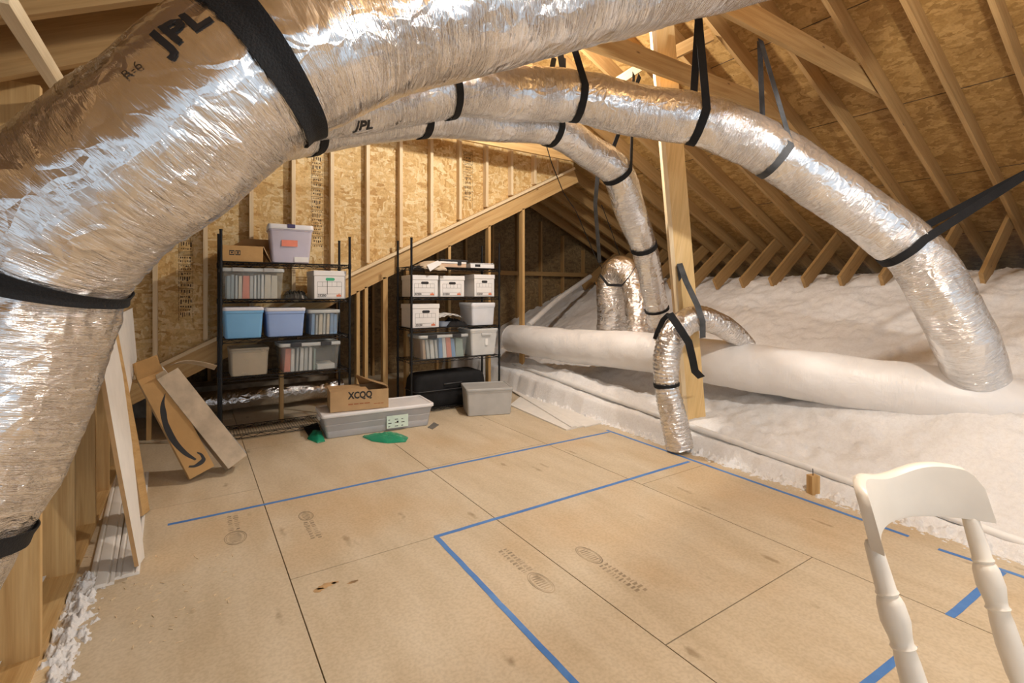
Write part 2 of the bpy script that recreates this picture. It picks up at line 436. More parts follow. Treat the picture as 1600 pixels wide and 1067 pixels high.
# ------------------------------------------------------------------ the attic shell
SL, SR = 0.5, 0.46
def zl(x): return 2.5 + SL * x            # underside of the rafters on the low-side slope
def zr(x): return 5.9 - SR * x            # underside of the rafters on the far slope
RX = 3.4 / (SL + SR); RZ = zl(RX)
CL, CR = math.cos(math.atan(SL)), math.cos(math.atan(SR))
RD = 0.185                                # rafter depth
Y0, Y1 = -3.0, 8.55                       # end left open for the fill behind the camera, far gable
GY = 6.0                                  # plane of the upper gable wall
def zlow(x): return 0.87 + 0.504 * x      # line of the sloping gable beam

# floor: plywood sheets with open joints over a dark void
mb = MB(); g = 0.0028
rows = [(-0.62, 0.42, [-3, -0.81, 1.63, 4.07, 6.51, Y1]), (0.42, 1.64, [-3, 0.25, 2.69, 5.13, 7.57, Y1]),
        (1.64, 2.86, [-3, 1.34, 3.78, 6.22, Y1]), (2.86, 4.35, [-3, 0.1, 2.56, 5.0, 7.4, Y1])]
for x0, x1, ys in rows:
    for a, b in zip(ys[:-1], ys[1:]):
        mb.box((x0 + g, a + g, -0.018), (x1 - g, b - g, 0))
floor = struct(mb.build('floor', M['floor'], loc=(0, 0, 0)))
mb = MB(); mb.box((-3.2, Y0, -0.06), (10.6, Y1, -0.03)); struct(mb.build('floor_void', plain('dark_void', (0.02, 0.015, 0.01), 0.9)))
# faded lumber-grade stamps printed on the sheets: a double oval with rows of strokes beside it
def stamp(c, ang, ln=0.17, wd=0.085, bars=0.42, side=1):
    mb = MB(); ca, sa = math.cos(ang), math.sin(ang)
    def P(a, b): return (c.x + ca * a - sa * b, c.y + sa * a + ca * b, 0.0006)
    for s, t in ((1.0, 0.09), (0.84, 0.05)):
        n = 40; vs = []; fs = []
        for i in range(n):
            q = 2 * math.pi * i / n
            vs += [P(ln / 2 * s * math.cos(q), wd / 2 * s * math.sin(q)), P(ln / 2 * (s - t) * math.cos(q), wd / 2 * (s - t) * math.sin(q))]
        for i in range(n):
            j = (i + 1) % n; fs.append((2 * i, 2 * j, 2 * j + 1, 2 * i + 1))
        mb.add(vs, fs)
    for k in range(7):
        a = -0.055 + k * 0.018; hh = wd * 0.3 * math.sqrt(max(0.05, 1 - (a / (ln * 0.42)) ** 2))
        mb.add([P(a - 0.004, -hh), P(a + 0.004, -hh + 0.006), P(a + 0.006, hh), P(a - 0.002, hh - 0.006)], [(0, 1, 2, 3)])
    rnd = random.Random(int(c.x * 100))
    for row in (-0.02, 0.016):
        a = ln / 2 + 0.015
        while a < ln / 2 + bars:
            w = rnd.uniform(0.006, 0.02); h = rnd.uniform(0.010, 0.017)
            mb.add([P(side * a, row - h), P(side * (a + w), row - h), P(side * (a + w), row + h * rnd.uniform(0.2, 1)), P(side * a, row + h)], [(0, 1, 2, 3)])
            a += w + rnd.uniform(0.008, 0.018)
    if side: pass
    return mb.build('printed_stamp', M['stamp'], floor, world=True)
stamp(G(920, 867), R(-90), 0.20, 0.10, 0.28)
stamp(G(845, 910), R(90), 0.20, 0.10, 0.26)
stamp(G(368, 840), R(90), 0.19, 0.12, 0.24)
stamp(G(478, 806), R(-90), 0.15, 0.09, 0.26)
# brown stain near the long joint
mb = MB()
for px, py, rx, ry in ((510, 915, .05, .022), (498, 922, .03, .02), (552, 909, .03, .012), (524, 910, .02, .012)):
    c = G(px, py); n = 22; rnd = random.Random(px)
    mb.add([(c.x + rx * rnd.uniform(.7, 1.1) * math.cos(2 * math.pi * i / n), c.y + ry * rnd.uniform(.6, 1.2) * math.sin(2 * math.pi * i / n), 0.0007) for i in range(n)], [tuple(range(n))])
mb.build('stain', plain('brown_stain', (0.45, 0.28, 0.13), 0.7, 0, 0.3), floor, world=True)

# roof decks and ridge
def slab(name, mat, x0, x1, zf, off, y0=Y0, y1=Y1, t=0.03):
    mb = MB()
    P = [(x0, y0, zf(x0) + off), (x1, y0, zf(x1) + off), (x1, y1, zf(x1) + off), (x0, y1, zf(x0) + off)]
    mb.prism(P, (0, 0, t)); return mb.build(name, mat)
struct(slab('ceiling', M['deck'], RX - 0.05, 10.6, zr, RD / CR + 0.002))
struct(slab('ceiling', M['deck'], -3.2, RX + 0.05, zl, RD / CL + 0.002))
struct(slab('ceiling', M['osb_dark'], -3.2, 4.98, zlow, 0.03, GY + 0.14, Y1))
# sheathing joints on the far slope: thin dark gaps
mb = MB()
for x in (4.76, 5.98, 7.2, 8.42):
    z = zr(x) + RD / CR; mb.box((x - 0.004, Y0, z - 0.002), (x + 0.004, Y1, z + 0.004))
struct(mb.build('ceiling_joint', M['wallink']))
# walls
mb = MB()
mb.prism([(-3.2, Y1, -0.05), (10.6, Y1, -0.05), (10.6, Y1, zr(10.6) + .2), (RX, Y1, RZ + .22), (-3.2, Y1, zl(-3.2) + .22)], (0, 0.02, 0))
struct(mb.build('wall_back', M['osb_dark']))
GT = GY + 0.089
mb = MB(); xe = 5.2
mb.prism([(-1.6, GT, zlow(-1.6)), (xe, GT, zlow(xe)), (xe, GT, zr(xe) + .21), (RX, GT, RZ + .21), (-1.6, GT, zl(-1.6) + .21)], (0, 0.012, 0))
wall_gable = struct(mb.build('wall_gable', M['osb']))
# grade marks printed in columns on the strand board
def wallprint(px, py0, py1, wpx, seed):
    rnd = random.Random(seed); mb = MB(); Yp = GT - 0.0008
    a = W(px, py0, GT); b = W(px, py1, GT); wd = (W(px + wpx, py0, GT) - a).x
    x0 = a.x; z = a.z
    for xx in (x0, x0 + wd):
        zz = a.z
        while zz > b.z:
            l = rnd.uniform(.03, .10); mb.add([(xx, Yp, zz), (xx + .004, Yp, zz), (xx + .004, Yp, zz - l), (xx, Yp, zz - l)], [(0, 1, 2, 3)]); zz -= l + .012
    while z > b.z + 0.05:
        h = rnd.choice((.018, .024, .03, .05)); 
        q = rnd.random()
        if q < .3: mb.add([(x0, Yp, z), (x0 + wd, Yp, z), (x0 + wd, Yp, z - .005), (x0, Yp, z - .005)], [(0, 1, 2, 3)]); z -= .014; continue
        xx = x0 + wd * rnd.uniform(.08, .2)
        while xx < x0 + wd * .85:
            w = rnd.uniform(.006, .016)
            hh = h * rnd.uniform(.5, 1)
            mb.add([(xx, Yp, z), (xx + w, Yp, z), (xx + w * rnd.uniform(.6, 1.3), Yp, z - hh), (xx, Yp, z - hh)], [(0, 1, 2, 3)])
            xx += w + rnd.uniform(.006, .012)
        z -= h + .014
    mb.build('printed_stamp', M['wallink'], wall_gable, world=True)
wallprint(486, 244, 392, 18, 3)
wallprint(724, 236, 318, 14, 5)
wallprint(279, 360, 500, 22, 9)

# ---- framing, every stick its own object
def stick(name, p0, p1, w, h, up, label, cat, group, mat='pine'):
    mb = MB(); mb.beam(p0, p1, w, h, up); o = mb.build(name, M[mat]); 
    return tag(o, label, cat, group)
tag(MB().beam((RX, Y0, RZ + 0.10), (RX, Y1 - .02, RZ + 0.10), 0.038, 0.20).build('ridge_beam', M['pine_roof']),
    'long ridge board along the peak where both rafter slopes meet', 'ridge board')
def rafter(y, far, label, mat='pine_roof', x_end=None):
    off = RD / 2
    if far:
        nx = Vector((math.sin(math.atan(SR)), 0, CR)); xe = 9.9 if x_end is None else x_end
        a = Vector((RX + 0.03, y, zr(RX + 0.03))) + nx * off; b = Vector((xe, y, zr(xe))) + nx * off
    else:
        nx = Vector((-math.sin(math.atan(SL)), 0, CL)); xe = -2.9
        a = Vector((RX - 0.03, y, zl(RX - 0.03))) + nx * off; b = Vector((xe, y, zl(xe))) + nx * off
    return stick('rafter', a, b, 0.038, RD, nx, label, 'rafter', 'rafters of the far roof slope' if far else 'rafters of the near roof slope', mat)
far_y = [1.076 + 0.444 * i for i in range(-2, 17)]
for i, y in enumerate(reversed(far_y)):
    if y > Y1 - 0.05: continue
    rafter(y, True, 'pale rafter on the slope over the insulation, %s counting from the far gable end' % ORD[i])
near_y = [2.05 + 0.406 * i for i in range(-2, 10)]
for i, y in enumerate(reversed(near_y)):
    rafter(y, False, 'rafter above the big foil trunk duct, %s counting from the strand-board gable' % ORD[i])
# collar ties
TZ = 3.38
for y, x0, x1, lab in ((2.02, 1.85, 5.75, 'thick collar tie nearest the camera, with a thin grey hanging strap below it'),
                       (2.89, 1.85, 5.70, 'pale collar tie passing in front of the leaning post, behind the trunk duct'),
                       (5.49, 1.85, 5.50, 'collar tie just in front of the strand-board gable wall'),
                       (7.05, 5.02, 5.75, 'collar tie in the dim bay beyond the gable wall')):
    mb = MB(); mb.prism([(x0, y - .02, TZ), (x1, y - .02, TZ), (x1 - .36, y - .02, TZ + .18), (x0 + .2, y - .02, TZ + .18)], (0, .04, 0))
    tag(mb.build('collar_tie', M['pine']), lab, 'collar tie', 'collar ties across the roof')
# short truss webs rising from the insulation to the far slope
far_web = [y for y in far_y if 0.9 < y < 8.0]
for i, y in enumerate(reversed(far_web)):
    a = Vector((6.90, y + .045, 1.58)); xb = 7.95; b = Vector((xb, y + .045, zr(xb) + .05))
    stick('truss_web', a, b, 0.038, 0.19, (0, 0, 1), 'short slanted web between insulation and rafter, %s counting from the far gable end' % ORD[i], 'truss web', 'truss webs along the eave', 'pine_roof')
# leaning post: a wide board with a narrow board nailed to its edge
pb = V(4.10, 3.05, -0.02); pt = V(3.56, 3.05, 4.18)
post = thing('leaning_post', 'tall leaning lumber post from the insulation to the ridge beside the silver ducts', 'post', (pb.x, pb.y, 0))
dirv = (pt - pb)
sx = V(0.80, -0.60, 0); sy = V(0.60, 0.80, 0)
MB().obox(pb, sx * .17, sy * .04, dirv).build('board', M['pine_lit'], post, world=True)
MB().obox(pb - sx * .041 - sy * .015, sx * .04, sy * .09, dirv).build('edge_board', M['pine_pale'], post, world=True)
stick('diagonal_brace', D(1026, 96, 4.9), D(1112, 54, 4.75), 0.04, 0.12, (0, 0, 1), 'short brace running from the leaning post up to the far slope', 'brace', None)
stick('diagonal_brace', D(930, 150, 5.3), D(1000, 105, 5.3), 0.04, 0.09, (0, 0, 1), 'small pale brace behind the silver duct near the leaning post', 'brace', None, 'pine_pale')
stick('diagonal_brace', D(0, -12, 1.30), D(108, 160, 1.92), 0.035, 0.055, (0, 0, 1), 'pale diagonal board under the near rafters above the trunk duct', 'brace', None, 'pine_pale')

# sloping gable beam and its plate
u = V(1, 0, .504).normalized(); nrm = V(-.504, 0, 1).normalized()
x0, x1 = -1.45, 5.12
a = V(x0, GY + .045, zlow(x0)); b = V(x1, GY + .045, zlow(x1))
stick('gable_beam', a - nrm * .13, b - nrm * .13, .09, .21, nrm, 'long sloping beam under the strand-board gable wall', 'beam', None, 'pine')
stick('sole_plate', a - nrm * .006 - V(0, .025, 0), b - nrm * .006 - V(0, .025, 0), .12, .036, nrm, 'pale plate lying along the top of the sloping gable beam', 'plate', None, 'pine_pale')
# studs of the upper gable wall
gx = [0.549 + 0.4245 * i for i in range(-4, 11)]
for i, x in enumerate(gx):
    z0 = zlow(x) + .035; z1 = min(zl(x), zr(x)) + .05
    stick('gable_stud', (x, GY + .044, z0), (x, GY + .044, z1), .089, .040, (1, 0, 0),
          'wall stud against the strand-board gable, %s counting from the near low end' % ORD[i], 'wall stud', 'studs of the strand-board gable wall', 'pine_pale')
# open studs below the beam
low = [(-.35, 'stud standing below the low end of the gable beam, behind the leaning boards'), (.25, 'dim stud behind the shelving unit with blue totes, near its outer post'), (.85, 'dim stud behind the middle of the shelving unit with blue totes'),
       (1.70, 'narrow stud between the two shelving units, second from the blue totes'), (1.80, 'narrow stud between the two shelving units, next to the bright one'), (2.04, 'bright wide stud standing between the two shelving units'),
       (2.33, 'stud behind the outer post of the shelving unit with file boxes'), (2.93, 'stud behind the middle of the shelving unit with file boxes'), (3.56, 'stud behind the inner end of the shelving unit with file boxes'),
       (4.15, 'tall free stud beside the file-box shelving where the white duct begins')]
for x, lab in low:
    w = .06 if abs(x - 2.04) < .01 else .04
    stick('stud', (x, GY + .045, 0.0), (x, GY + .045, zlow(x) - .25), .09, w, (1, 0, 0), lab, 'stud', 'open studs below the gable beam', 'pine')
# studs of the dim far gable end
fx = [-1.0 + .61 * i for i in range(16)]
for i, x in enumerate(fx):
    z1 = min(zr(x) + .0 if x > RX else zl(x), (zlow(x) if x < 4.99 else 99))
    if z1 < .3: continue
    stick('far_stud', (x, Y1 - .05, 0.0), (x, Y1 - .05, z1), .09, .04, (1, 0, 0), 'dim stud on the far end wall, %s counting from the low side' % ORD[i], 'stud', 'studs of the far end wall', 'pine_roof')
stick('far_plate', (3.6, Y1 - .12, 1.86), (7.6, Y1 - .12, 1.86), .04, .09, (0, 0, 1), 'dim horizontal nailer across the far end wall studs', 'nailer', None, 'pine_roof')

# knee wall of studs on the low side
ky = [(1.30, 'knee-wall stud directly behind the trunk duct'), (1.95, 'knee-wall stud beside the falling trunk duct'),
      (2.63, 'front knee-wall stud standing nearest the white fluff on the floor'), (3.31, 'second knee-wall stud, next to the fluted trim boards'), (3.95, 'shaded knee-wall stud behind the fluted trim boards'),
      (4.55, 'shaded knee-wall stud behind the leaning white boards'), (5.15, 'shaded knee-wall stud beside the smile-printed carton'), (5.7, 'last knee-wall stud below the gable beam')]
for y, lab in ky:
    stick('knee_wall_stud', (-.565, y, 0.038), (-.565, y, zl(-.565) + .05), .14, .042, (0, 1, 0), lab, 'stud', 'studs of the knee wall', 'pine')
stick('knee_wall_plate', (-.565, Y0 + .1, .019), (-.565, 5.9, .019), .14, .038, (0, 0, 1), 'flat bottom plate under the knee-wall studs', 'plate', None, 'pine')

# ---- insulation
def xe(y): return 3.775 + (y - 1.2) * 0.03       # ragged edge of the insulation along the floor
PROF0 = [(-.02, -.02), (0, .0), (.03, .3), (.07, .85), (.16, 1.0), (.30, 1.5)]
PROF1 = [(.6, .30), (.95, .50), (1.35, .75), (3.3, 1.62), (3.75, 1.70), (6.6, 1.74)]
def prof(d, y):
    hl = .075 + .05 * max(0, y - 1.2)
    PROF = [(a, b * hl) for a, b in PROF0] + PROF1
    if d <= PROF[0][0]: return PROF[0][1]
    for (a, za), (b, zb) in zip(PROF[:-1], PROF[1:]):
        if d <= b:
            t = (d - a) / (b - a); return za + (zb - za) * t
    return PROF[-1][1]
def fluffz(x, y):
    n = noise.fractal(Vector((x * 2.2, y * 2.2, 1.3)), 1.0, 2.0, 5) * .045 + noise.fractal(Vector((x * 11, y * 11, 4.1)), 0.8, 2.0, 4) * .026
    d = x - xe(y)
    return n * min(1.0, max(.12, d * 2.2 + .12))
mb = MB(); xs = []
t = -0.02
while t < 5.15: xs.append(t); t += .012 if t < .16 else (.022 if t < 1.2 else .042)
ys = [Y0 + (Y1 - .02 - Y0) * j / 330 for j in range(331)]
vs = []; fs = []
for y in ys:
    wob = noise.fractal(Vector((y * 4.0, 0, 9)), 1.0, 2.0, 4) * .035
    for d in xs:
        x = xe(y) + d + wob * max(0, 1 - d * 3); z = prof(d, y) + fluffz(x, y); vs.append((x, y, z))
n = len(xs)
for j in range(len(ys) - 1):
    for i in range(n - 1):
        a = j * n + i; fs.append((a, a + 1, a + n + 1, a + n))
mb.add(vs, fs, None, 0, True)
tag(mb.build('glass_wool_insulation', M['fluff'], loc=(0, 0, 0)), 'deep bank of white glass wool insulation filling the eave under the far roof slope', 'insulation', None, 'stuff')
mb = MB(); vs = []; fs = []; nx, ny = 26, 700
for j in range(ny + 1):
    for i in range(nx + 1):
        y = .1 + 5.6 * j / ny; x = xe(y) - .11 + .17 * i / nx
        e = (i / nx - .45) * 1.6 + .5 * noise.noise(Vector((y * 3, 2, 0)))
        vs.append((x, y, .05 * (e + .75 * noise.fractal(Vector((x * 24, y * 22, 6)), .9, 2, 5))))
for j in range(ny):
    for i in range(nx):
        a = j * (nx + 1) + i; q = (a, a + 1, a + nx + 2, a + nx + 1)
        if max(vs[k][2] for k in q) > .0005: fs.append(q)
mb.add([(x, y, min(.06, max(z, .0004))) for x, y, z in vs], fs, None, 0, True)
tag(mb.build('insulation_tufts', M['fluff']), 'ragged white wool fringe spilling onto the floor in front of the pipe', 'insulation', None, 'stuff')
# insulation outside the knee wall
mb = MB(); vs = []; fs = []; nx, ny = 70, 150
for j in range(ny + 1):
    y = Y0 + (5.85 - Y0) * j / ny
    for i in range(nx + 1):
        x = -3.0 + 2.40 * i / nx
        vs.append((x, y, .06 + .06 * min(1, (-.6 - x) * 2) + noise.fractal(Vector((x * 5, y * 5, 2)), 1, 2, 4) * .035))
for j in range(ny):
    for i in range(nx):
        a = j * (nx + 1) + i; fs.append((a, a + 1, a + nx + 2, a + nx + 1))
mb.add(vs, fs, None, 0, True)
tag(mb.build('glass_wool_insulation', M['fluff'], loc=(0, 0, 0)), 'white glass wool behind the knee-wall studs at the low side', 'insulation', None, 'stuff')
# loose tufts along both floor edges
def tufts(name, pts, lab):
    mb = MB(); rnd = random.Random(4)
    for c, r in pts:
        nr, ns = 5, 8; rings = []
        sd = rnd.random() * 50
        for a in range(nr + 1):
            th = math.pi * .52 * a / nr
            rings.append([(c.x + r * (1 + .35 * noise.noise(Vector((math.cos(2 * math.pi * b / ns) * 2 + sd, a, math.sin(2 * math.pi * b / ns) * 2)))) * math.sin(th) * math.cos(2 * math.pi * b / ns) * 1.3,
                           c.y + r * (1 + .35 * noise.noise(Vector((math.cos(2 * math.pi * b / ns) * 2, a + sd, math.sin(2 * math.pi * b / ns) * 2)))) * math.sin(th) * math.sin(2 * math.pi * b / ns),
                           max(0.0005, c.z + r * .6 * math.cos(th))) for b in range(ns)])
        mb.rings(rings, True, False)
    tag(mb.build(name, M['fluff']), lab, 'insulation', None, 'stuff')
rnd = random.Random(12); pts = []
for _ in range(420):
    y = rnd.uniform(.2, 5.8); d = abs(rnd.gauss(0, .05)) * (.5 + noise.noise(Vector((y * 2, 1, 1))) + .4); x = xe(y) + .03 - d
    pts.append((V(x, y, 0), rnd.uniform(.005, .024) * (1 - min(.8, abs(d) * 6))))
tufts('insulation_tufts', pts, 'loose white wool crumbs along the floor edge below the pipe')
mb = MB(); vs = []; fs = []; nx, ny = 46, 150
for j in range(ny + 1):
    for i in range(nx + 1):
        x = -.49 + .17 * i / nx; y = 2.32 + .98 * j / ny
        e = 1 - abs(x + .435 - .02 * noise.noise(Vector((y * 6, 0, 0)))) / .075
        vs.append((x, y, .045 * (e * .9 - .35 + .9 * noise.fractal(Vector((x * 26, y * 22, 3)), .9, 2, 5))))
for j in range(ny):
    for i in range(nx):
        a = j * (nx + 1) + i; q = (a, a + 1, a + nx + 2, a + nx + 1)
        if max(vs[k][2] for k in q) > .0005: fs.append(q)
mb.add([(x, y, max(z, .0004)) for x, y, z in vs], fs, None, 0, True)
tag(mb.build('insulation_tufts', M['fluff']), 'loose white wool clumps on the floor between the two front knee-wall studs', 'insulation', None, 'stuff')
# wood shavings on the floor
shav = plain('pale_wood_shavings', (0.74, 0.58, 0.38), 0.7)
mb = MB(); rnd = random.Random(3)
for _ in range(70):
    c = G(rnd.gauss(210, 75), min(1050, max(870, rnd.gauss(925, 45))))
    a = rnd.uniform(0, 3.14); l = rnd.uniform(.008, .03); w = rnd.uniform(.002, .005)
    d = V(math.cos(a), math.sin(a), 0)
    mb.obox(c + V(0, 0, .0004), d * l, V(-d.y, d.x, 0) * w, V(0, 0, .003))
tag(mb.build('wood_shavings', shav), 'pale wood shavings scattered on the plywood near the fluted trim', 'shavings', None, 'stuff')

# ---- blue tape marked out on the floor
def tape(pixels, lab, w=.030):
    P = [G(*p) if isinstance(p, tuple) else p for p in pixels]
    d = (P[1] - P[0]).normalized(); s = V(-d.y, d.x, 0) * w / 2
    mb = MB(); n = max(2, int((P[1] - P[0]).length / .08)); a = []; b = []; rnd = random.Random(len(lab))
    for i in range(n + 1):
        c = P[0].lerp(P[1], i / n) + s.normalized() * rnd.uniform(-.0015, .0015); a.append(c + s); b.append(c - s)
    mb.prism([p + V(0, 0, .0008) for p in a + b[::-1]], (0, 0, .0005))
    return tag(mb.build('tape_strip', M['tape']), lab, 'tape', 'blue tape strips on the floor')
tape([(262, 820), (952, 675)], 'long blue tape strip crossing the floor in front of the shelving units')
tape([(679, 839), (1077, 721)], 'blue tape strip across the middle of the floor, ending at the wool edge')
tape([(948, 672), (1420, 838)], 'blue tape strip along the insulation edge behind the chair')
tape([(681, 838), (905, 1075)], 'blue tape strip running along the floor toward the camera')
tape([(1350, 1072), (1428, 1008)], 'blue tape strip beside the chair, low near its front leg')
tape([(1484, 963), (1566, 893)], 'short blue tape strip seen between the two chair posts', .034)
tape([(1466, 858), (1610, 905)], 'blue tape strip behind the chair running out under the wool edge')

# ------------------------------------------------------------------ foil ducts
class Duct:
    def __init__(self, pts, rad, ds=0.012, seg=72, amp=0.006, seed=0.0, pinch=(), sag=0.0, crease=1.0, ridge=0.0):
        """pts: control points, rad: radius at each; swept with a crinkled skin"""
        P = [Vector(p) for p in pts]; rad = rad if isinstance(rad, (list, tuple)) else [rad] * len(P)
        Q = [P[0] * 2 - P[1]] + P + [P[-1] * 2 - P[-2]]; RR = [rad[0]] + list(rad) + [rad[-1]]
        path = []; rs = []
        for i in range(1, len(Q) - 2):
            p0, p1, p2, p3 = Q[i - 1:i + 3]; m = 30
            for k in range(m):
                t = k / m
                path.append(0.5 * ((2 * p1) + (p2 - p0) * t + (2 * p0 - 5 * p1 + 4 * p2 - p3) * t * t + (3 * p1 - p0 - 3 * p2 + p3) * t ** 3))
                tt = t * t * (3 - 2 * t); rs.append(RR[i] * (1 - tt) + RR[i + 1] * tt)
        path.append(P[-1]); rs.append(rad[-1])
        cum = [0]
        for a, b in zip(path[:-1], path[1:]): cum.append(cum[-1] + (b - a).length)
        self.len = cum[-1]; n = max(8, int(self.len / ds))
        self.c = []; self.r = []; self.s = []; j = 0
        for i in range(n + 1):
            s = self.len * i / n
            while j < len(cum) - 2 and cum[j + 1] < s: j += 1
            t = (s - cum[j]) / max(1e-9, cum[j + 1] - cum[j])
            self.c.append(path[j].lerp(path[j + 1], t)); self.r.append(rs[j] + (rs[j + 1] - rs[j]) * t); self.s.append(s)
        self.t = []; self.x = []; self.y = []
        t0 = (self.c[1] - self.c[0]).normalized()
        up = Vector((0, 0, 1)) if abs(t0.z) < .85 else Vector((0.5, 0.8, 0)).normalized()
        x = (up - t0 * up.dot(t0)).normalized()
        for i in range(n + 1):
            t = (self.c[min(i + 1, n)] - self.c[max(i - 1, 0)]).normalized()
            x = (x - t * x.dot(t)).normalized(); self.t.append(t); self.x.append(x); self.y.append(t.cross(x))
        self.amp, self.seed, self.seg, self.sagk, self.crease, self.ridge = amp, seed, seg, sag, crease, ridge
        self.pinch = [(self.near(p) if isinstance(p, Vector) else p) for p in pinch]
    def near(self, p):
        return min(range(len(self.c)), key=lambda i: (self.c[i] - p).length)
    def radius(self, i, q, fine=True):
        r = self.r[i]; s = self.s[i]
        a = Vector((s * 3.0 + self.seed, math.cos(q) * .9, math.sin(q) * .9))
        d = noise.fractal(a, 1.0, 2.0, 3) * self.amp * 1.3
        if fine:
            b = Vector((s * 30 + self.seed * 3 + math.sin(q * 2 + s * 5) * 1.2, math.cos(q) * 1.7, math.sin(q) * 1.7))
            k = .35 + .65 * max(0, min(1, .5 + 1.2 * noise.noise(Vector((s * 3.1, q * .8, self.seed)))))
            d += (abs(noise.fractal(b, 1.0, 2.0, 3)) - .3) * self.amp * .9 * self.crease * k
        if self.ridge: d += self.ridge * math.cos(s * 2 * math.pi / .035)
        for pi in self.pinch:
            ds = abs(self.s[pi] - s)
            if ds < .16: 
                f = (1 - ds / .16); d -= r * .05 * f * f; d += fine and noise.noise(Vector((q * 5, s * 12, self.seed + 7))) * self.amp * 1.6 * f or 0
        return r + d
    def at(self, i, q, off=0.0, fine=True):
        return self.c[i] + (self.x[i] * math.cos(q) + self.y[i] * math.sin(q)) * (self.radius(i, q, fine) + off)
    def ang(self, i, v):
        """angle on ring i that faces direction v"""
        return math.atan2(v.dot(self.y[i]), v.dot(self.x[i]))
    def build(self, name, mat, parent=None, lo=0, hi=None):
        hi = len(self.c) - 1 if hi is None else hi
        m = self.seg; vs = []; fs = []; uv = []
        for i in range(lo, hi + 1):
            for j in range(m): vs.append(self.at(i, 2 * math.pi * j / m))
        for i in range(hi - lo):
            for j in range(m):
                k = (j + 1) % m
                fs.append((i * m + j, (i + 1) * m + j, (i + 1) * m + k, i * m + k))
                r = self.r[lo + i]; u0, u1 = self.s[lo + i], self.s[lo + i + 1]; v0, v1 = 2 * math.pi * r * j / m, 2 * math.pi * r * (j + 1) / m
                uv.append([(u0, v0), (u1, v0), (u1, v1), (u0, v1)])
        fs.append(tuple(range(m - 1, -1, -1))); uv.append([(0, 0)] * m)
        fs.append(tuple((hi - lo) * m + j for j in range(m))); uv.append([(0, 0)] * m)
        mb = MB(); b = len(fs); mb.add(vs, fs, uv, 0, True)
        return mb.build(name, mat, parent, world=True) if parent else mb.build(name, mat)
    def text(self, s, size, px, q, name, mat, parent, flip=1, bold=0.012, rev=1, spacing=1.0):
        """letters wrapped on the skin; baseline along the duct"""
        vs, fs = text_geo(s, size, bold, spacing, 2)
        w = max(v.x for v in vs); mb = MB(); out = []
        i0 = px
        for v in vs:
            ss = self.s[i0] + rev * (v.x - w / 2)
            i = min(range(max(0, i0 - 60), min(len(self.s), i0 + 60)), key=lambda k: abs(self.s[k] - ss))
            f = ss - self.s[i]
            out.append(self.at(i, q + flip * (v.y - size * .35) / self.r[i], .0035) + self.t[i] * f)
        mb.add(out, fs)
        return mb.build(name, mat, parent, world=True)

def duct_thing(d, name, label, mat, group=None):
    o = d.build(name, mat); tag(o, label, 'duct', group); return o
def band(d, i, w, name='strap', mat=None, parent=None, off=None, n=56):
    off = .003 + d.amp * 1.3 if off is None else off
    mb = MB(); k = max(1, int(w / 2 / max(1e-4, d.s[1] - d.s[0])))
    R0 = [[d.c[j] + (d.x[j] * math.cos(2 * math.pi * q / n) + d.y[j] * math.sin(2 * math.pi * q / n)) * (d.radius(j, 2 * math.pi * q / n, False) + off) for q in range(n)]
          for j in range(max(0, i - k), min(len(d.c) - 1, i + k) + 1)]
    mb.rings(R0, False, False); 
    inner = [[d.c[j] + (d.x[j] * math.cos(2 * math.pi * q / n) + d.y[j] * math.sin(2 * math.pi * q / n)) * (d.radius(j, 2 * math.pi * q / n, False) + off - .003) for q in range(n)]
          for j in range(max(0, i - k), min(len(d.c) - 1, i + k) + 1)]
    mb.rings(inner[::-1], False, False)
    for a, b in ((R0[0], inner[0]), (inner[-1], R0[-1])): mb.rings([b, a], False, False)
    return mb, mat or M['strap']
def hanger(d, p, w, A, B, label, mat=None, tail=None, lo=-100, hi=100, group='black straps holding the foil ducts', lean=0.0):
    """webbing slung under a duct with both ends going up to A and B"""
    i = d.near(p); t = d.t[i]
    up = Vector((0, 0, 1)); up = (up - t * up.dot(t)).normalized(); sd = t.cross(up)
    if (Vector(A) - d.c[i]).dot(sd) < 0 if B is not None and A is not None and (Vector(A) - Vector(B)).length > .02 and (Vector(A) - Vector(B)).dot(sd) < 0 else False: A, B = B, A
    path = []
    n = 36
    for k in range(n + 1):
        g = math.radians(hi + (360 - hi + lo) * k / n) if False else math.radians(90 - 5 + (190) * k / n)
        v = up * math.cos(g) + sd * math.sin(g)
        path.append((d.c[i] + v * (d.radius(i, d.ang(i, v), False) + .002 + d.amp * .9), v))
    pts = []
    if A is not None:
        for k in range(8): pts.append((Vector(A).lerp(path[0][0], k / 8), path[0][1]))
    pts += path
    if B is not None:
        for k in range(1, 9): pts.append((path[-1][0].lerp(Vector(B), k / 8), path[-1][1]))
    mb = MB(); rings = []
    for p_, v in pts:
        rings.append([p_ - t * w / 2, p_ + t * w / 2, p_ + t * w / 2 + v * .003, p_ - t * w / 2 + v * .003])
    mb.rings(rings, True, True, 0, False)
    return tag(mb.build('hanging_strap', mat or M['strap']), label, 'strap', group)

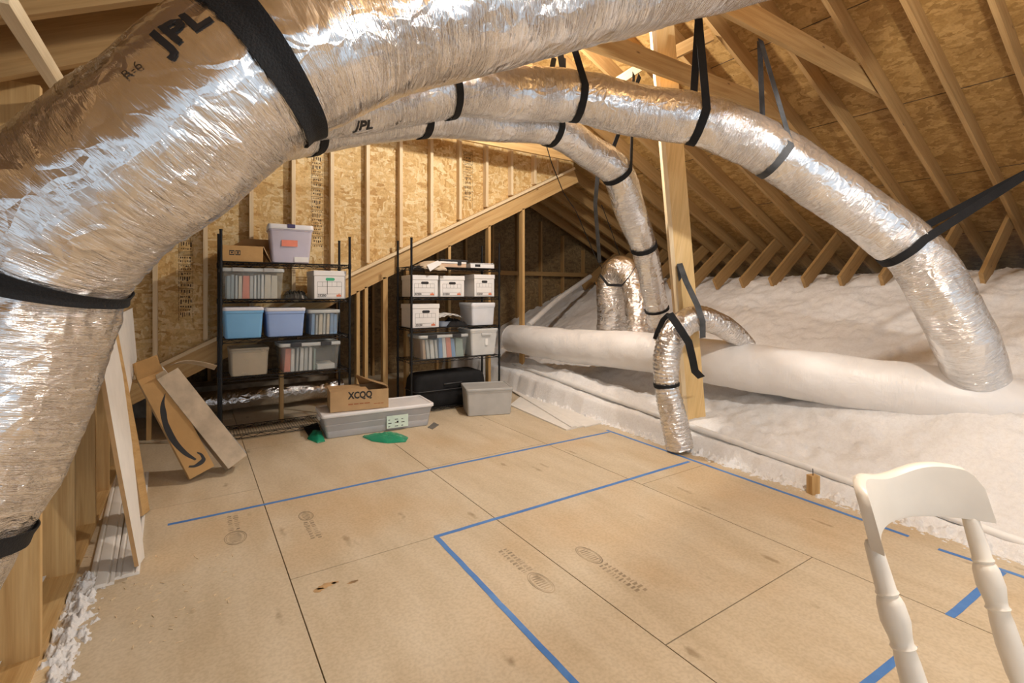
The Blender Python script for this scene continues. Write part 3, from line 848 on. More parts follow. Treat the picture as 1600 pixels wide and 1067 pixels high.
# the big trunk duct over the camera, bending down at its low end
tp = [(1420, -120, 2.75), (1150, -62, 2.12), (900, -14, 1.78), (720, 22, 1.55), (560, 50, 1.38), (400, 112, 1.27), (262, 222, 1.21), (136, 312, 1.18), (52, 400, 1.16), (12, 500, 1.15), (-20, 600, 1.13), (-68, 710, 1.09), (-134, 835, 1.04), (-225, 1000, .98)]
T_P = [D(*p) for p in tp]
trunk = Duct(T_P, [.19, .19, .193, .196, .203, .212, .203, .20, .203, .205, .20, .196, .188, .175], .010, 104, .0075, 2.0,
             pinch=[D(410, 100, 1.27), D(32, 430, 1.16), D(-126, 820, 1.05)], crease=.9)
trunk_o = duct_thing(trunk, 'trunk_duct', 'huge crinkled foil duct sweeping from overhead down past the knee-wall studs', M['foil_big'])
def facing(d, px, py):
    """ring and angle of the skin point first met by the sight line through a spot seen on the duct"""
    rv = ray(px, py).normalized(); best = None
    for i in range(0, len(d.c), 2):
        for k in range(120):
            q = 2 * math.pi * k / 120; e = d.c[i] + (d.x[i] * math.cos(q) + d.y[i] * math.sin(q)) * d.r[i] - EYEV
            t_ = e.dot(rv); off = (e - rv * t_).length
            if off < .018 and (best is None or t_ + off < best[0]): best = (t_ + off, i, q)
    return best[1], best[2]
i, q = facing(trunk, 284, 42)
trunk.text('JPL', .083, i, q, 'printed_lettering', M['ink'], trunk_o, rev=-1, flip=1, bold=.003)
i, q = facing(trunk, 195, 108)
trunk.text('R-6', .030, i, q, 'printed_lettering', M['wallink'], trunk_o, rev=-1, flip=1, bold=.0)

# upper branch duct running over to the far side
d1p = [(262, 222, 1.35), (330, 204, 1.9), (430, 181, 2.45), (500, 170, 2.7), (585, 161, 2.92), (712, 139, 3.22), (800, 147, 3.5), (900, 151, 3.68), (1000, 174, 3.72), (1090, 187, 3.68), (1150, 210, 3.66), (1212, 241, 3.65), (1318, 312, 3.65), (1425, 393, 3.6), (1470, 460, 3.55), (1512, 545, 3.6), (1530, 610, 3.85)]
D1P = [D(*p) for p in d1p]
d1 = Duct(D1P, [.14, .15, .158, .165, .172, .182, .188, .19, .19, .19, .19, .19, .19, .192, .195, .198, .20], .014, 64, .007, 11.0, pinch=[D1P[5], D1P[7], D1P[9], D1P[11], D1P[13]], crease=1.1)
d1o = duct_thing(d1, 'branch_duct', 'long silver branch duct arching from the trunk to the far wool bank', M['foil'])
i, q = facing(d1, 568, 205)
d1.text('JPL', .092, i, q, 'printed_lettering', M['ink'], d1o, rev=1, flip=-1, bold=.003)
i, q = facing(d1, 622, 195)
d1.text('6"', .04, i, q, 'printed_lettering', M['ink'], d1o, rev=1, flip=-1, bold=.0)

# lower branch duct
d2p = [(290, 245, 1.42), (370, 222, 2.1), (480, 205, 2.75), (655, 183, 3.25), (770, 192, 3.7), (862, 201, 4.0), (920, 237, 4.3), (963, 268, 4.5), (985, 330, 4.75), (1006, 385, 5.0), (1018, 440, 5.2), (1030, 505, 5.35)]
D2P = [D(*p) for p in d2p]
d2 = Duct(D2P, [.12, .125, .133, .138, .14, .142, .145, .147, .148, .132, .125, .122], .013, 52, .005, 23.0, pinch=[D2P[2], D2P[3], D2P[5], D2P[7], D2P[9]], crease=1.0)
duct_thing(d2, 'branch_duct', 'thinner silver branch duct bending down beside the leaning post', M['foil'])

# looped duct in the back and the short flexible duct by the post
lp = [(958, 540, 6.55), (958, 500, 6.52), (956, 455, 6.45), (966, 424, 6.3), (984, 432, 6.15), (996, 468, 6.0), (1001, 535, 5.85)]
dl = Duct([D(*p) for p in lp], [.22, .215, .205, .195, .18, .17, .165], .014, 52, .010, 5.0, crease=1.6)
duct_thing(dl, 'looped_duct', 'crumpled foil duct looping like a hook above the white duct in the back', M['foil_flex'])
fp = [(1062, 699, 4.47), (1053, 655, 4.47), (1041, 600, 4.47), (1043, 550, 4.45), (1058, 515, 4.45), (1088, 497, 4.5), (1120, 505, 4.62), (1146, 521, 4.78), (1166, 540, 4.9)]
FP = [D(*p) for p in fp]
df = Duct(FP, [.118, .118, .112, .118, .12, .118, .112, .105, .095], .008, 48, .005, 31.0, pinch=[FP[2]], crease=1.6, ridge=.0022)
fo = duct_thing(df, 'flexible_duct', 'short crumpled flexible duct rising from the floor edge and hooking past the leaning post', M['foil_flex'])
mb, mt = band(df, df.near(FP[2]), .04); mb.build('tape_band', mt, fo, world=True)

# long white duct lying along the insulation
wp = [(800, 528, 7.45), (830, 532, 7.1), (900, 541, 6.5), (1000, 549, 5.7), (1100, 563, 5.1), (1200, 578, 4.65), (1300, 593, 4.3), (1450, 615, 3.9), (1600, 641, 3.62), (1800, 675, 3.4)]
WP = [D(*p) for p in wp]
dw = Duct(WP, [.20, .215, .225, .225, .228, .228, .228, .228, .228, .228], .016, 64, .008, 41.0, crease=.5)
duct_thing(dw, 'white_duct', 'fat white-dusted duct lying along the wool bank past the leaning post', M['foil_dust'])

# straps
s1 = M['strap']; s2 = M['strap_grey']
i = trunk.near(D(408, 102, 1.27)); mb, mt = band(trunk, i, .085); mb.build('strap_band', mt, trunk_o, world=True)
i = trunk.near(D(30, 422, 1.155)); mb, mt = band(trunk, i, .08); mb.build('strap_band', mt, trunk_o, world=True)
i = trunk.near(D(-128, 828, 1.045)); mb, mt = band(trunk, i, .05); mb.build('strap_band', mt, trunk_o, world=True)
def rise(p, px, py, z): return D(px, py, z)
hanger(d1, D1P[5].lerp(D1P[4], .14), .05, D1P[5] + V(-.16, .10, .6), D1P[5] + V(.16, -.10, .6), 'black strap around the upper branch duct just past the printed lettering')
hanger(d1, D1P[7], .055, D(872, 60, 3.95), D(893, 62, 3.55), 'dusty strap on the upper branch duct, second past the lettering', s1)
hanger(d1, D1P[9], .06, D(1092, 20, 4.0), D(1090, 16, 3.5), 'pair of strap tails rising to the trunk, third strap along the upper branch duct', s1)
hanger(d1, D1P[11], .05, D(1187, 66, 3.95), D(1188, 62, 3.75), 'thin dusty strap hanging from the nearest collar tie in a narrow V', s2)
hanger(d1, D1P[13].lerp(D1P[12], .12), .06, V(6.56, .632, 2.885), V(6.46, .632, 2.93), 'long black strap pulled sideways across the far roof slope', s1)
hanger(d2, D2P[2], .06, D2P[2] + V(-.12, .08, .5), D2P[2] + V(.12, -.08, .5), 'black strap under the thin branch duct near the trunk elbow', s1)
hanger(d2, D2P[3], .055, D2P[3] + V(-.12, .08, .6), D2P[3] + V(.12, -.08, .6), 'black strap under the thin branch duct below the upper duct strap', s1)
hanger(d2, D2P[5], .055, D(866, 90, 4.25), D(880, 90, 3.95), 'black strap under the thin branch duct where it starts to bend', s1)
hanger(d2, D2P[7], .05, D(990, 115, 4.7), D(1000, 118, 4.45), 'black strap crossing the thin branch duct at its downward bend', s1)
i = d2.near(D2P[9]); mb, mt = band(d2, i, .06)
o = mb.build('strap_band', mt); tag(o, 'black band around the falling thin branch duct beside the post', 'strap', 'black straps holding the foil ducts')
i = d2.near(D(1027, 482, 5.32)); mb, mt = band(d2, i, .05)
o = mb.build('strap_band', mt); tag(o, 'black band at the foot of the thin branch duct above the white duct', 'strap', 'black straps holding the foil ducts')
def ribbon(pts, w, wdir, label, mat, name='hanging_strap'):
    mb = MB(); rings = []; wd = Vector(wdir).normalized()
    for p in pts:
        p = Vector(p); nn = V(0.2, -.4, .1).cross(wd).normalized() * .003
        rings.append([p - wd * w / 2, p + wd * w / 2, p + wd * w / 2 + nn, p - wd * w / 2 + nn])
    mb.rings(rings, True, True, 0, False)
    return tag(mb.build(name, mat), label, 'strap', 'black straps holding the foil ducts')
ribbon([D(1062, 412, 4.62), D(1072, 440, 4.52), D(1090, 478, 4.37), D(1098, 503, 4.36), D(1098, 528, 4.46)], .055, (.85, -.5, .15), 'grey-black strap falling from the post over the flexible duct, outer one', s2)
ribbon([D(1061, 414, 4.66), D(1066, 450, 4.7), D(1070, 482, 4.72), D(1072, 505, 4.76)], .05, (.85, -.5, .1), 'grey-black strap falling close along the post behind the flexible duct', s2)
ribbon([D(1046, 490, 4.33), D(1060, 510, 4.29), D(1076, 535, 4.27), D(1082, 560, 4.32), D(1086, 580, 4.4), D(1096, 590, 4.5)], .07, (.85, -.5, .35), 'wide black strap looped over the flexible duct and down to the white duct', s1)
ribbon([D(1046, 490, 4.5), D(1036, 500, 4.55), D(1027, 520, 4.6), D(1024, 530, 4.62)], .05, (.8, -.5, -.3), 'short black strap end beside the foot of the thin branch duct', s1)
ribbon([D(934, 272, 5.4), D(930, 320, 5.6), D(934, 370, 5.9), D(937, 410, 6.2)], .045, (.8, -.5, 0), 'hazy grey strap hanging down to the looped duct, outer one', s2)
ribbon([D(938, 430, 6.15), D(950, 445, 6.0), D(972, 446, 5.88), D(985, 430, 5.9), D(996, 412, 6.0)], .035, (.3, -.2, 1), 'thin black strap slung around the crumpled looped duct', s1)
# cables
def cable(pts, r, lab):
    mb = MB(); mb.rod(pts, r, 6); return tag(mb.build('cable', M['black']), lab, 'cable', 'thin dark cables hanging in the dim bay')
cable([D(854, 228, 5.6), D(862, 255, 5.7), D(880, 300, 6.2), D(900, 330, 6.6), D(930, 400, 7.0), D(952, 440, 7.2)], .006, 'thin dark cable drooping from the gable collar tie toward the looped duct')
cable([D(940, 320, 6.0), D(955, 360, 6.3), D(968, 398, 6.5)], .005, 'thin dark cable ending at the top of the looped duct')

# ------------------------------------------------------------------ white pipe along the floor edge and wooden stubs
def pipe_at(y): return V(3.875 + .05 * (y - 1.2), y, .10 + .052 * (y - 1.2))
pr = MB(); pr.rod([pipe_at(-.4 + .35 * k) for k in range(20)], .026, 14)
pipe = tag(pr.build('white_pipe', M['pvc']), 'long white plastic pipe running along the floor edge of the wool bank', 'pipe')
mb = MB(); c0 = pipe_at(5.95); mb.rod([c0 + V(-.002, 0, 0), c0 + V(-.03, -.02, -.13), c0 + V(-.04, -.03, -.30)], .024, 12)
mb.build('elbow', M['pvc'], pipe, loc=-pipe.location)
sl = MB(); sl.rod([D(826, 508, 7.6), D(868, 470, 8.6), D(922, 432, 10.0)], .045, 12)
tag(sl.build('sloped_pipe', M['pvc']), 'pale pipe climbing the edge of the wool bank in the dim far bay', 'pipe')
for px, py, h, lab in ((1272, 767, .135, 'short wooden stub with a nail standing at the floor edge, nearest the chair'), (1005, 668, .09, 'short wooden stub at the floor edge just before the flexible duct'), (845, 614, .10, 'short wooden stub at the floor edge beside the white flat boards')):
    c = G(px, py) * .985; t = thing('wooden_stub', lab, 'wood block', (c.x, c.y, 0), R(-20), 'wooden stubs at the floor edge')
    mb = MB(); mb.box((-.034, -.02, 0), (.034, .035, h)); mb.build('block', M['pine'], t, bevel=.003)
    if px == 1272:
        mb = MB(); mb.rod([(-.01, 0, h), (-.012, 0, h + .05)], .0028, 6); mb.build('nail', M['black'], t)

# ------------------------------------------------------------------ shelving and storage
def wire_unit(label, x0, y0, w, d, h, tiers):
    t = thing('wire_shelving_unit', label, 'shelf', (x0 + w / 2, y0 + d / 2, 0), 0, 'black wire shelving units')
    for sx_ in (-1, 1):
        for sy_ in (-1, 1):
            mb = MB(); mb.rod([(sx_ * w / 2, sy_ * d / 2, 0), (sx_ * w / 2, sy_ * d / 2, h)], .0135, 12)
            mb.rod([(sx_ * w / 2, sy_ * d / 2, h), (sx_ * w / 2, sy_ * d / 2, h + .012)], .0155, 12)
            mb.rod([(sx_ * w / 2, sy_ * d / 2, 0), (sx_ * w / 2, sy_ * d / 2, .02)], .019, 12)
            for z in tiers: mb.rod([(sx_ * w / 2, sy_ * d / 2, z - .05), (sx_ * w / 2, sy_ * d / 2, z + .004)], .0185, 10)
            mb.build('post', M['black'], t)
    for z in tiers:
        mb = MB(); hw, hd = w / 2 - .014, d / 2 - .014
        for zz, r in ((z - .004, .0045), (z - .036, .004)):
            for sy_ in (-1, 1): mb.rod([(-hw, sy_ * hd, zz), (hw, sy_ * hd, zz)], r, 6)
            for sx_ in (-1, 1): mb.rod([(sx_ * hw, -hd, zz), (sx_ * hw, hd, zz)], r, 6)
        for sy_ in (-1, 1):
            n = 18; mb.rod([(-hw + 2 * hw * k / n, sy_ * hd, z - .006 if k % 2 else z - .034) for k in range(n + 1)], .0028, 5)
        for sx_ in (-1, 1):
            n = 8; mb.rod([(sx_ * hw, -hd + 2 * hd * k / n, z - .006 if k % 2 else z - .034) for k in range(n + 1)], .0028, 5)
        n = int(w / .026)
        for k in range(1, n):
            x = -hw + 2 * hw * k / n; mb.rod([(x, -hd, z - .0022), (x, hd, z - .0022)], .0020, 5)
        for k in (-.33, .33): mb.rod([(-hw, k * d, z - .008), (hw, k * d, z - .008)], .0035, 6)
        mb.build('wire_shelf', M['black'], t)
    return t
SY = 5.50; TI = [.05, .622, .998, 1.39, 1.765]
S1X, S2X, SW_, SD_ = .24, 2.185, 1.225, .457
wire_unit('black wire shelving unit with the blue totes, in front of the strand-board gable', S1X, SY, SW_, SD_, 2.06, TI)
wire_unit('black wire shelving unit with the printed file boxes, beside the white duct', S2X, SY, SW_, SD_, 2.10, [.05, .64, 1.03, 1.405, 1.775])
T1 = TI; T2 = [.05, .64, 1.03, 1.405, 1.775]

def rr(w, d, r, z, n=4):
    r = min(r, w * .49, d * .49); P = []
    for cx, cy, a0 in ((w / 2 - r, -d / 2 + r, -90), (w / 2 - r, d / 2 - r, 0), (-w / 2 + r, d / 2 - r, 90), (-w / 2 + r, -d / 2 + r, 180)):
        for k in range(n + 1):
            a = math.radians(a0 + 90 * k / n); P.append(Vector((cx + r * math.cos(a), cy + r * math.sin(a), z)))
    return P
def tote(name, label, cat, loc, w, d, h, body, lid, rz=0, taper=.88, lid_h=.022, over=.012, group=None, latches=0, latch=None, rim=None, ribs=0, lipdrop=.02, label_patch=None, lid_mat_list=None):
    """tapered box with flared rim and lid; loc is the centre of its base, front faces -y"""
    t = thing(name, label, cat, loc, rz, group)
    hb = h - lid_h; mb = MB(); k0 = taper; th = .003
    zs = [0, .006] + [hb * q for q in (.3, .6, .82)] + [hb - lipdrop]
    R_ = []
    for z in zs:
        f = k0 + (1 - k0) * z / hb; sh = .012 if z == 0 else 0
        R_.append(rr(w * f - sh, d * f - sh, .028, z))
        if ribs and .2 < z / hb < .7: R_.append(rr(w * f - .006, d * f - .006, .028, z + .004)); 
    R_ += [rr(w, d, .03, hb - lipdrop), rr(w + .008, d + .008, .03, hb - lipdrop + .002), rr(w + .008, d + .008, .03, hb)]
    R_ += [rr(w - .012, d - .012, .028, hb)]
    for z in [hb * q for q in (.82, .5, .2)] + [.004]:
        f = k0 + (1 - k0) * z / hb; R_.append(rr(w * f - 2 * th, d * f - 2 * th, .026, z))
    mb.rings(R_, True, True); mb.build('body', body, t)
    mb = MB(); 
    mb.rings([rr(w + over, d + over, .032, hb - .004), rr(w + over + .004, d + over + .004, .034, hb), rr(w + over + .004, d + over + .004, .034, h - .006), rr(w + over - .004, d + over - .004, .032, h), rr(w - .03, d - .03, .03, h), rr(w - .034, d - .034, .03, h - .006)], True, True)
    mb.build('lid', lid, t)
    for q in range(latches):
        x = (q - (latches - 1) / 2) * w * .5
        mb = MB(); mb.box((x - w * .09, -d / 2 - .018, h - .036), (x + w * .09, -d / 2 - .004, h + .003)); mb.build('latch', latch or M['black_plastic'], t, bevel=.003)
    return t
def span(p0, p1, Y):
    """left and right edge at the front plane from two columns of the picture"""
    return W(p0, 457, Y).x, W(p1, 457, Y).x
def zat(px, py, Y): return W(px, py, Y).z

def folders(base, x0, x1, y0, y1, z, h, cols, group, tilt=0.0):
    tot = sum(c[1] or 1 for c in cols); cur = x0
    for k, c in enumerate(cols):
        mat, nmx, wf, lab = c
        step = (x1 - x0) * (nmx or 1) / tot; x = cur + step / 2; cur += step; wd = step * wf; hh = h * random.uniform(.9, 1.0)
        mb = MB(); tl = tilt * random.uniform(.3, 1)
        P = [(x - wd / 2, y0, 0), (x + wd / 2, y0, 0), (x + wd / 2 + tl, y0, hh), (x + tl - wd * .35, y0, hh)]
        mb.prism(P, (0, y1 - y0, 0)); o = mb.build('file_folder', mat); o.location.z = z
        tag(o, lab, 'folder', group)
fg = plain('grey_card', (0.58, 0.60, 0.60), .7); fw = plain('white_card', (0.80, 0.79, 0.77), .7); fr = plain('coral_card', (0.82, 0.26, 0.17), .7)
fb = plain('blue_card', (0.20, 0.38, 0.66), .7); fgn = plain('green_grey_card', (0.33, 0.44, 0.40), .7); fbei = plain('manila_card', (0.74, 0.66, 0.54), .7); fd = plain('slate_card', (0.34, 0.42, 0.46), .7); fbr = plain('tan_card', (0.60, 0.40, 0.26), .7)

def file_box(label, loc, w, d, h, rz=0, green=False, group='white printed file boxes on the shelving', num='33250'):
    t = thing('file_box', label, 'box', loc, rz, group)
    lh = .055
    mb = MB(); mb.box((-w / 2, -d / 2, 0), (w / 2, d / 2, h - lh + .01)); mb.build('body', M['filebox'], t, bevel=.004)
    mb = MB(); o = .006; mb.box((-w / 2 - o, -d / 2 - o, h - lh), (w / 2 + o, d / 2 + o, h)); mb.build('lid', M['filebox'], t, bevel=.004)
    yf = -d / 2; hw, hh = w * .145, .016; zc = h - lh - .038
    for side, yy in ((1, yf - .0012),):
        n = 10; P = []
        for cx, a0 in ((hw - hh, -90), (-hw + hh, 90)):
            for k in range(n + 1):
                a = math.radians(a0 + 180 * k / n); P.append(V(cx + hh * math.cos(a), yy, zc + hh * math.sin(a)))
        mb = MB(); mb.prism(P, (0, .0012, 0)); mb.build('hand_hole', M['green'] if green else M['ink'], t)
    mb = MB(); y_ = yf - .0008; X0, X1, Z0, Z1 = -w * .40, w * .36, h * .06, h * .60
    def bar(x0, z0, x1, z1): mb.add([(x0, y_, z0), (x1, y_, z0), (x1, y_, z1), (x0, y_, z1)], [(0, 1, 2, 3)])
    lw = .0022
    for z in (Z0 - .001, Z0 + .034, Z1 - .05, Z1): bar(X0, z, X1, z + lw)
    for x in (X0, X1): bar(x, Z0, x + lw, Z1)
    for k in range(1, 5): bar(X0 + (X1 - X0) * k / 5, Z1 - .05, X0 + (X1 - X0) * k / 5 + lw, Z1)
    if green: bar(-w * .10, Z0 + .03, -w * .085, zc)
    put_text(mb, num, .034, (X0 + .006, y_, Z0 + .005), (1, 0, 0), (0, 0, 1), .0012)
    mb.build('printed_form', M['ink'], t)
    mb = MB(); y2 = yf - .0009
    mb.prism([(w * .20, y2, Z0 + .004), (w * .35, y2, Z0 + .004), (w * .35, y2, Z0 + .026), (w * .20, y2, Z0 + .026)], (0, .0006, 0))
    mb.prism([(w * .26, y2, Z0 + .026), (w * .30, y2, Z0 + .026), (w * .29, y2, Z0 + .045)], (0, .0006, 0))
    mb.build('printed_mark', M['orange'], t)
    return t

YF = SY + .035
# --- shelf with blue totes, top tier
x0, x1 = span(347, 411, YF); z = T1[4]
t = thing('cardboard_box', 'flat brown cardboard box with a small black handling mark, on the top tier', 'box', ((x0 + x1) / 2, YF + .15, z))
w = x1 - x0; h = zat(380, 384, YF) - z
mb = MB(); mb.box((-w / 2, -.15, 0), (w / 2, .15, h)); mb.build('body', M['cardboard_dark'], t, bevel=.003)
mb = MB(); mb.prism([(w / 2, -.15, h * .98), (w / 2, .15, h), (w / 2 + .10, .17, .01), (w / 2 + .075, -.12, .005)], (0.006, 0, 0.006)); mb.build('end_flap', M['cardboard'], t)
mb = MB(); mb.prism([(-w * .30, .15, h), (w / 2 + .10, .15, h * .9), (w / 2 + .12, .165, h * 1.65), (w * .15, .165, h * 1.65)], (0, .005, 0)); mb.build('back_flap', M['cardboard_dark'], t)
mb = MB(); yy = -.151
for q in range(2):
    a = -w * .33 + q * .052
    mb.add([(a, yy, h * .40), (a + .044, yy, h * .40), (a + .044, yy, h * .70), (a, yy, h * .70), (a + .005, yy, h * .46), (a + .039, yy, h * .46), (a + .039, yy, h * .64), (a + .005, yy, h * .64)], [(0, 1, 5, 4), (1, 2, 6, 5), (2, 3, 7, 6), (3, 0, 4, 7)])
a = -w * .33 + .022; mb.add([(a - .012, yy, h * .60), (a, yy, h * .47), (a + .012, yy, h * .60)], [(0, 1, 2)])
a += .052; mb.add([(a - .007, yy, h * .48), (a + .007, yy, h * .48), (a + .007, yy, h * .62), (a - .007, yy, h * .62)], [(0, 1, 2, 3)])
mb.build('handling_mark', M['ink'], t)
x0, x1 = span(425, 487, YF - .03)
zt = zat(455, 352, YF); t = tote('storage_tote', 'milky clear tote with a white lid and navy latch, overhanging the top tier', 'tote', ((x0 + x1) / 2, YF + .13, T1[4]), x1 - x0 + .03, .36, zt - T1[4], M['frosted_white'], M['white_plastic'], R(-4), .86, .045, .02, 'storage totes on the blue-tote shelving', 1, M['purple'])
mb = MB(); mb.box((-.17, -.15, .02), (.15, -.145, .19)); mb.build('paper_sheet', M['lavender'], t)
mb = MB(); mb.box((-.09, -.178, .17), (.06, -.1755, .235)); mb.build('price_label', fr, t)
mb = MB(); mb.box((.03, -.1625, .012), (.17, -.160, .065)); mb.build('paper_label', M['paper'], t)
o = MB().box((x0 + .03, YF - .005, T1[4] + .008), (x1 - .15, YF + .20, T1[4] + .055)).build('book', fgn); tag(o, 'dark green book lying inside the milky tote with the white lid', 'book')
# --- second tier from the top
x0, x1 = span(348, 442, YF); z = T1[3]; h = zat(395, 419, YF) - z
tote('storage_tote', 'long clear tote of upright folders with a coral one, under the brown box', 'tote', ((x0 + x1) / 2, YF + .19, z), x1 - x0 + .02, .37, h, M['clear'], M['clear_edge'], 0, .92, .03, .014, 'storage totes on the blue-tote shelving', 2, M['grey_lid'])
folders(None, x0 + .035, x1 - .05, YF + .022, YF + .33, z + .008, h * .80, [(fd, 0, .95, 'slate folder at the outer end of the long clear tote'), (fd, 0, .8, 'slate folder at the outer end of the long clear tote'), (fg, 0, .6, 'grey folder between slate and coral in the long clear tote'), (fbei, 0, .9, 'manila folder just before the coral one in the long clear tote'), (fr, 2.0, .97, 'coral folder in the long clear tote'), (fg, 0, .9, 'grey folder just past the coral one in the long clear tote'),
        (fw, 0, .6, 'white folder in the middle of the long clear tote'), (fg, 0, .6, 'pale grey folder past the white one in the long clear tote'), (fw, 0, .7, 'white folder next to the blank cards in the long clear tote'), (fbei, 1.8, .99, 'wide cream card folder at the inner end of the long clear tote'), (fbei, 1.8, .99, 'wide cream card folder at the inner end of the long clear tote')], 'folders in the long clear tote')
x0, x1 = span(490, 541, YF); h = zat(515, 423, YF) - z
file_box('white file box with a green hand hole at the inner end of the blue-tote shelving', ((x0 + x1) / 2, YF + .19, z), x1 - x0 - .012, .38, h, 0, True)
def heap(name, label, cat, x0, x1, y0, y1, z, h, mat, seed, fold=5.0):
    mb = MB(); nx, ny = 34, 18; vs = []; fs = []
    for j in range(ny + 1):
        for i in range(nx + 1):
            u, v = i / nx, j / ny; e = (math.sin(math.pi * min(1, max(0, u))) * math.sin(math.pi * v)) ** .45
            n = .55 + .75 * abs(noise.fractal(Vector((u * fold, v * fold * .7, seed)), 1, 2, 3))
            vs.append((x0 + (x1 - x0) * u, y0 + (y1 - y0) * v, z + .003 + h * e * n))
    for j in range(ny):
        for i in range(nx):
            a = j * (nx + 1) + i; fs.append((a, a + 1, a + nx + 2, a + nx + 1))
    mb.add(vs, fs, None, 0, True)
    bt = [(x0, y0, z + .002), (x1, y0, z + .002), (x1, y1, z + .002), (x0, y1, z + .002)]; mb.add(bt, [(3, 2, 1, 0)])
    return tag(mb.build(name, mat), label, cat)
x0, x1 = span(446, 484, YF); heap('crumpled_bag', 'crumpled black and clear plastic bag between the long clear tote and the file box', 'bag', x0, x1, YF + .05, YF + .3, z, .11, plain('dark_film', (.05, .05, .045), .25), 3.0)
# --- middle tier: three blue totes
z = T1[2]
for (a, b, yt, bm, lm, lab) in ((348, 413, 480, 'blue_tote', 'lavender', 'sky-blue tote with a pale lid at the outer end of the blue-tote shelving'), (415, 478, 481, 'blue_tote2', 'lavender', 'periwinkle-blue tote with a pale lid, middle of the blue row'), (482, 532, 484, 'clear', 'clear_edge', 'small clear bluish tote of folders at the inner end of the blue row')):
    x0, x1 = span(a, b, YF); h = zat((a + b) / 2, yt, YF) - z
    t = tote('storage_tote', lab, 'tote', ((x0 + x1) / 2, YF + .2, z), x1 - x0 - .012, .38, h, M[bm], M[lm], 0, .90, .03, .012, 'storage totes on the blue-tote shelving', 0, None, None, 0, .03)
    if bm == 'clear':
        folders(None, x0 + .03, x1 - .03, YF + .03, YF + .34, z + .008, h * .84, [(fb, 0, .8, 'blue folder at the outer end of the small bluish tote'), (fg, 0, .5, 'grey folder beside the blue one in the small bluish tote'), (fbei, 0, .95, 'manila folder in the small bluish tote'), (fg, 0, .6, 'grey folder between two manila ones in the small bluish tote'), (fbei, 0, .7, 'narrow manila folder in the small bluish tote'), (fb, 0, .9, 'blue folders filling the inner end of the small bluish tote'), (fb, 0, .9, 'blue folders filling the inner end of the small bluish tote')], 'folders in the small bluish tote', .006)
    else:
        mb = MB(); mb.box((x0 + .035 - (x0 + x1) / 2, -.15, .01), (x1 - .035 - (x0 + x1) / 2, .15, h * .8)); mb.build('liner', plain('blue_liner', (.16, .42, .70) if bm == 'blue_tote' else (.28, .42, .72), .7), t)
# --- second tier from the floor
z = T1[1]
x0, x1 = span(359, 420, YF); h = zat(390, 544, YF) - z
t = tote('storage_tote', 'dusty clear tote full of beige card on the tier above the floor', 'tote', ((x0 + x1) / 2, YF + .19, z), x1 - x0, .38, h, M['clear_beige'], M['clear_beige'], 0, .94, .022, .01, 'storage totes on the blue-tote shelving')
o = MB().box((x0 + .025, YF + .02, z + .008), (x1 - .025, YF + .33, z + h * .86)).build('card_stack', fbei); tag(o, 'block of beige card filling the dusty clear tote', 'card stack')
x0, x1 = span(438, 532, YF - .03); h = zat(485, 535, YF) - z
tote('storage_tote', 'long clear tote with folders and loose sheets beside the beige-filled tote', 'tote', ((x0 + x1) / 2, YF + .17, z), x1 - x0, .38, h, M['clear'], M['clear_edge'], 0, .92, .03, .014, 'storage totes on the blue-tote shelving', 2, M['black_plastic'])
folders(None, x0 + .04, x0 + (x1 - x0) * .60, YF + .01, YF + .31, z + .008, h * .82, [(fr, 1.4, .95, 'coral folder in the tote with loose sheets'), (fw, 0, .8, 'white folder next to the coral one in the tote with loose sheets'), (fg, 0, .5, 'thin grey folder in the tote with loose sheets'), (fw, 0, .8, 'second white folder in the tote with loose sheets'), (fg, 0, .8, 'grey folder near the middle of the tote with loose sheets'), (fw, 0, .7, 'white folder before the empty half of the tote with loose sheets'), (fgn, 0, .4, 'green-grey folder at the edge of the empty half of the tote')], 'folders in the tote with loose sheets', .01)
o = MB().box((x0 + (x1 - x0) * .62, YF + .02, z + .008), (x1 - .05, YF + .28, z + .06)).build('paper_stack', fw); tag(o, 'loose white sheets in the half-empty end of the folder tote', 'paper')
# foil-wrapped tube and wood scraps on the low tier and floor behind
fz = Duct([V(-.2, 6.75, .17), V(.5, 6.72, .18), V(1.0, 6.75, .18), V(1.7, 6.8, .17)], .12, .02, 32, .008, 77, crease=1.4)
duct_thing(fz, 'floor_duct', 'foil duct lying on the dim floor behind the blue-tote shelving', M['foil_flex'])
o = MB().box((-.8, 7.1, 0), (1.6, 7.5, .30)).build('insulation_batt', plain('brown_faced_batt', (.30, .24, .17), .9, 0, .2)); tag(o, 'brown faced insulation batt on the dim floor behind the shelving', 'insulation')

# --- shelving with file boxes
z = T2[4]
# padded mailer with a white label
x0, x1 = span(658, 696, YF)
mb = MB(); nx, ny = 16, 12; vs = []; fs = []
for j in range(ny + 1):
    for i in range(nx + 1):
        u, v = i / nx, j / ny; e = math.sin(math.pi * u) ** .5 * math.sin(math.pi * v) ** .5
        dr = -.07 * max(0, .35 - v) / .35 * (.4 + .6 * u)
        vs.append((x0 + (x1 - x0) * u, YF - .05 + .3 * v, z + .012 + .055 * e + dr + noise.noise(Vector((u * 4, v * 4, 2))) * .012 + .02 * u))
for j in range(ny):
    for i in range(nx): a = j * (nx + 1) + i; fs.append((a, a + 1, a + nx + 2, a + nx + 1))
mb.add(vs, fs, None, 0, True); b = len(vs)
mb.add([(p[0], p[1], p[2] - .012) for p in vs], [tuple(reversed(f)) for f in fs], None, 0, True)
o = mb.build('padded_mailer', plain('tan_mailer', (.52, .42, .30), .6, 0, .1)); tag(o, 'tan padded mailer with a white label slumping over the top shelf edge', 'mailer')
lb = MB(); q = [W(667, 414, YF - .054), W(684, 407, YF - .05), W(690, 412, YF - .056), W(672, 424, YF - .065)]
lb.prism(q, (0, -.002, 0)); l = lb.build('shipping_label', M['paper'], o, loc=-o.location)
lb = MB()
